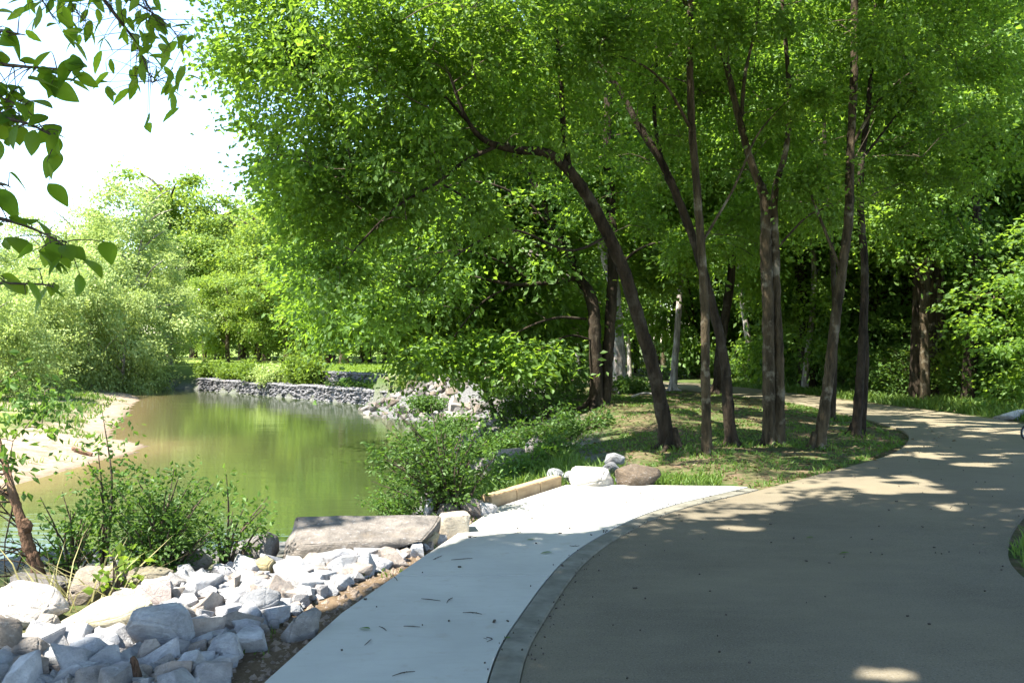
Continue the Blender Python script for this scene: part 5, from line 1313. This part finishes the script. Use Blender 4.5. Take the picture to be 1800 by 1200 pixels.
for k_, (px, py) in enumerate(((757, 1058), (791, 1059), (724, 1105), (856, 1128), (812, 986), (695, 1020), (710, 1189), (672, 1109), (910, 938), (824, 945), (770, 983), (830, 1082), (646, 1133), (1010, 962))):
    d = CAM_H * F / (py - 600); x = (px - 900) / F * d
    tag(link('twig', TW[k_ % 5], None, (x, d, .013), (0, 0, (k_ * 1.7) % 3.1 - .4)), 'short dark twig lying on the pale concrete slab', 'twig', 'twigs scattered on the slab')
dg = Geo(); n = 420
q = np.stack([-1 + 9 * rng.random(n), 4 + 14 * rng.random(n)], -1)
m = in_poly(q[:, 0], q[:, 1], PATH_POLY) | in_poly(q[:, 0], q[:, 1], [tuple(p) for p in SLAB] + [(1.2, 8.4), (0.3, 6.4), (-.1, 4)])
for x, y in q[m]:
    s = .004 + .010 * rng.random() ** 2; dg.box((x, y, .018), (s * (1 + 2 * rng.random()), s, .008), rng.random() * 3)
kq = kl[rng.integers(len(kl), size=200)] + kn[0] * 0
kq = kq + rng.normal(size=(200, 2)) * [.03, .05] + np.where(rng.random((200, 1)) < .6, -.02, .17) * np.array([[-1, .3]])
for x, y in kq:
    s = .002 + .005 * rng.random() ** 2; dg.box((x, y, .016), (s * (1 + 2 * rng.random()), s, .008), rng.random() * 3)
tag(link('debris', dg.mesh('debris', M_CHIP)), kind='stuff')

# ------------------------------------------------------------------ small bicycle at the right edge of the path
bx, by = 8.50, 14.95
bk = thing('bicycle', 'small black bicycle on the path whose front wheel pokes in at the right edge', 'bicycle', (bx, by, 0.004))
def wheel(x, r_=.15):
    w = link('wheel', None, bk, (x, 0, r_))
    def ring(R, t, mat, nm):
        g_ = Geo(); a_ = np.linspace(0, 2 * math.pi, 33); g_.tube(np.stack([np.cos(a_) * R, np.zeros(33), np.sin(a_) * R], -1), [t] * 33, 8, 0, 64, cap=False); link(nm, g_.mesh(nm, mat, True), w)
    ring(r_ - .016, .016, M_RUBBER, 'tyre'); ring(r_ - .036, .007, M_STEEL, 'rim')
    g_ = Geo(); g_.tube([[0, -.03, 0], [0, .03, 0]], [.012, .012], 8, 0, 3)
    for k_ in range(14):
        a_ = k_ * 6.283 / 14; g_.tube([[0, .012 * (-1) ** k_, 0], [math.cos(a_) * (r_ - .036), 0, math.sin(a_) * (r_ - .036)]], [.0012, .0012], 3, 0, 2)
    link('hub', g_.mesh('hub', M_STEEL), w)
wheel(0); wheel(.52)
def part(nm, segs, mat):
    g_ = Geo()
    for pts, rd in segs: g_.tube(pts, [rd] * len(pts), 8, 0, max(2, len(pts) * 3))
    return link(nm, g_.mesh(nm, mat, True), bk)
part('fork', [([[0, -.035, .15], [.05, -.03, .33], [.07, 0, .40]], .008), ([[0, .035, .15], [.05, .03, .33], [.07, 0, .40]], .008)], M_PAINT)
part('frame', [([[.06, 0, .37], [.26, 0, .16]], .014), ([[.07, 0, .40], [.33, 0, .32]], .012), ([[.26, 0, .16], [.34, 0, .38]], .012), ([[.26, .03, .16], [.52, .03, .15]], .007), ([[.26, -.03, .16], [.52, -.03, .15]], .007), ([[.33, .03, .32], [.52, .03, .15]], .007), ([[.33, -.03, .32], [.52, -.03, .15]], .007)], M_PAINT)
part('handlebar', [([[.07, 0, .40], [.085, 0, .48]], .010), ([[.12, -.2, .52], [.085, -.08, .48], [.085, .08, .48], [.12, .2, .52]], .009)], M_PAINT)
part('crank', [([[.26, -.05, .16], [.26, .05, .16]], .012), ([[.26, .05, .16], [.33, .06, .12]], .007), ([[.26, -.05, .16], [.19, -.06, .20]], .007)], M_STEEL)
for sx, sy, sz in ((.33, .085, .12), (.19, -.085, .20)):
    g_ = Geo(); g_.box((sx, sy, sz), (.06, .05, .016)); link('pedal', g_.mesh('pedal', M_RUBBER), bk)
g_ = Geo(); g_.tube([[.26, 0, .41], [.32, 0, .405], [.42, 0, .415]], [.018, .03, .055], 8, 0, 8); link('saddle', g_.mesh('saddle', M_RUBBER, True), bk)
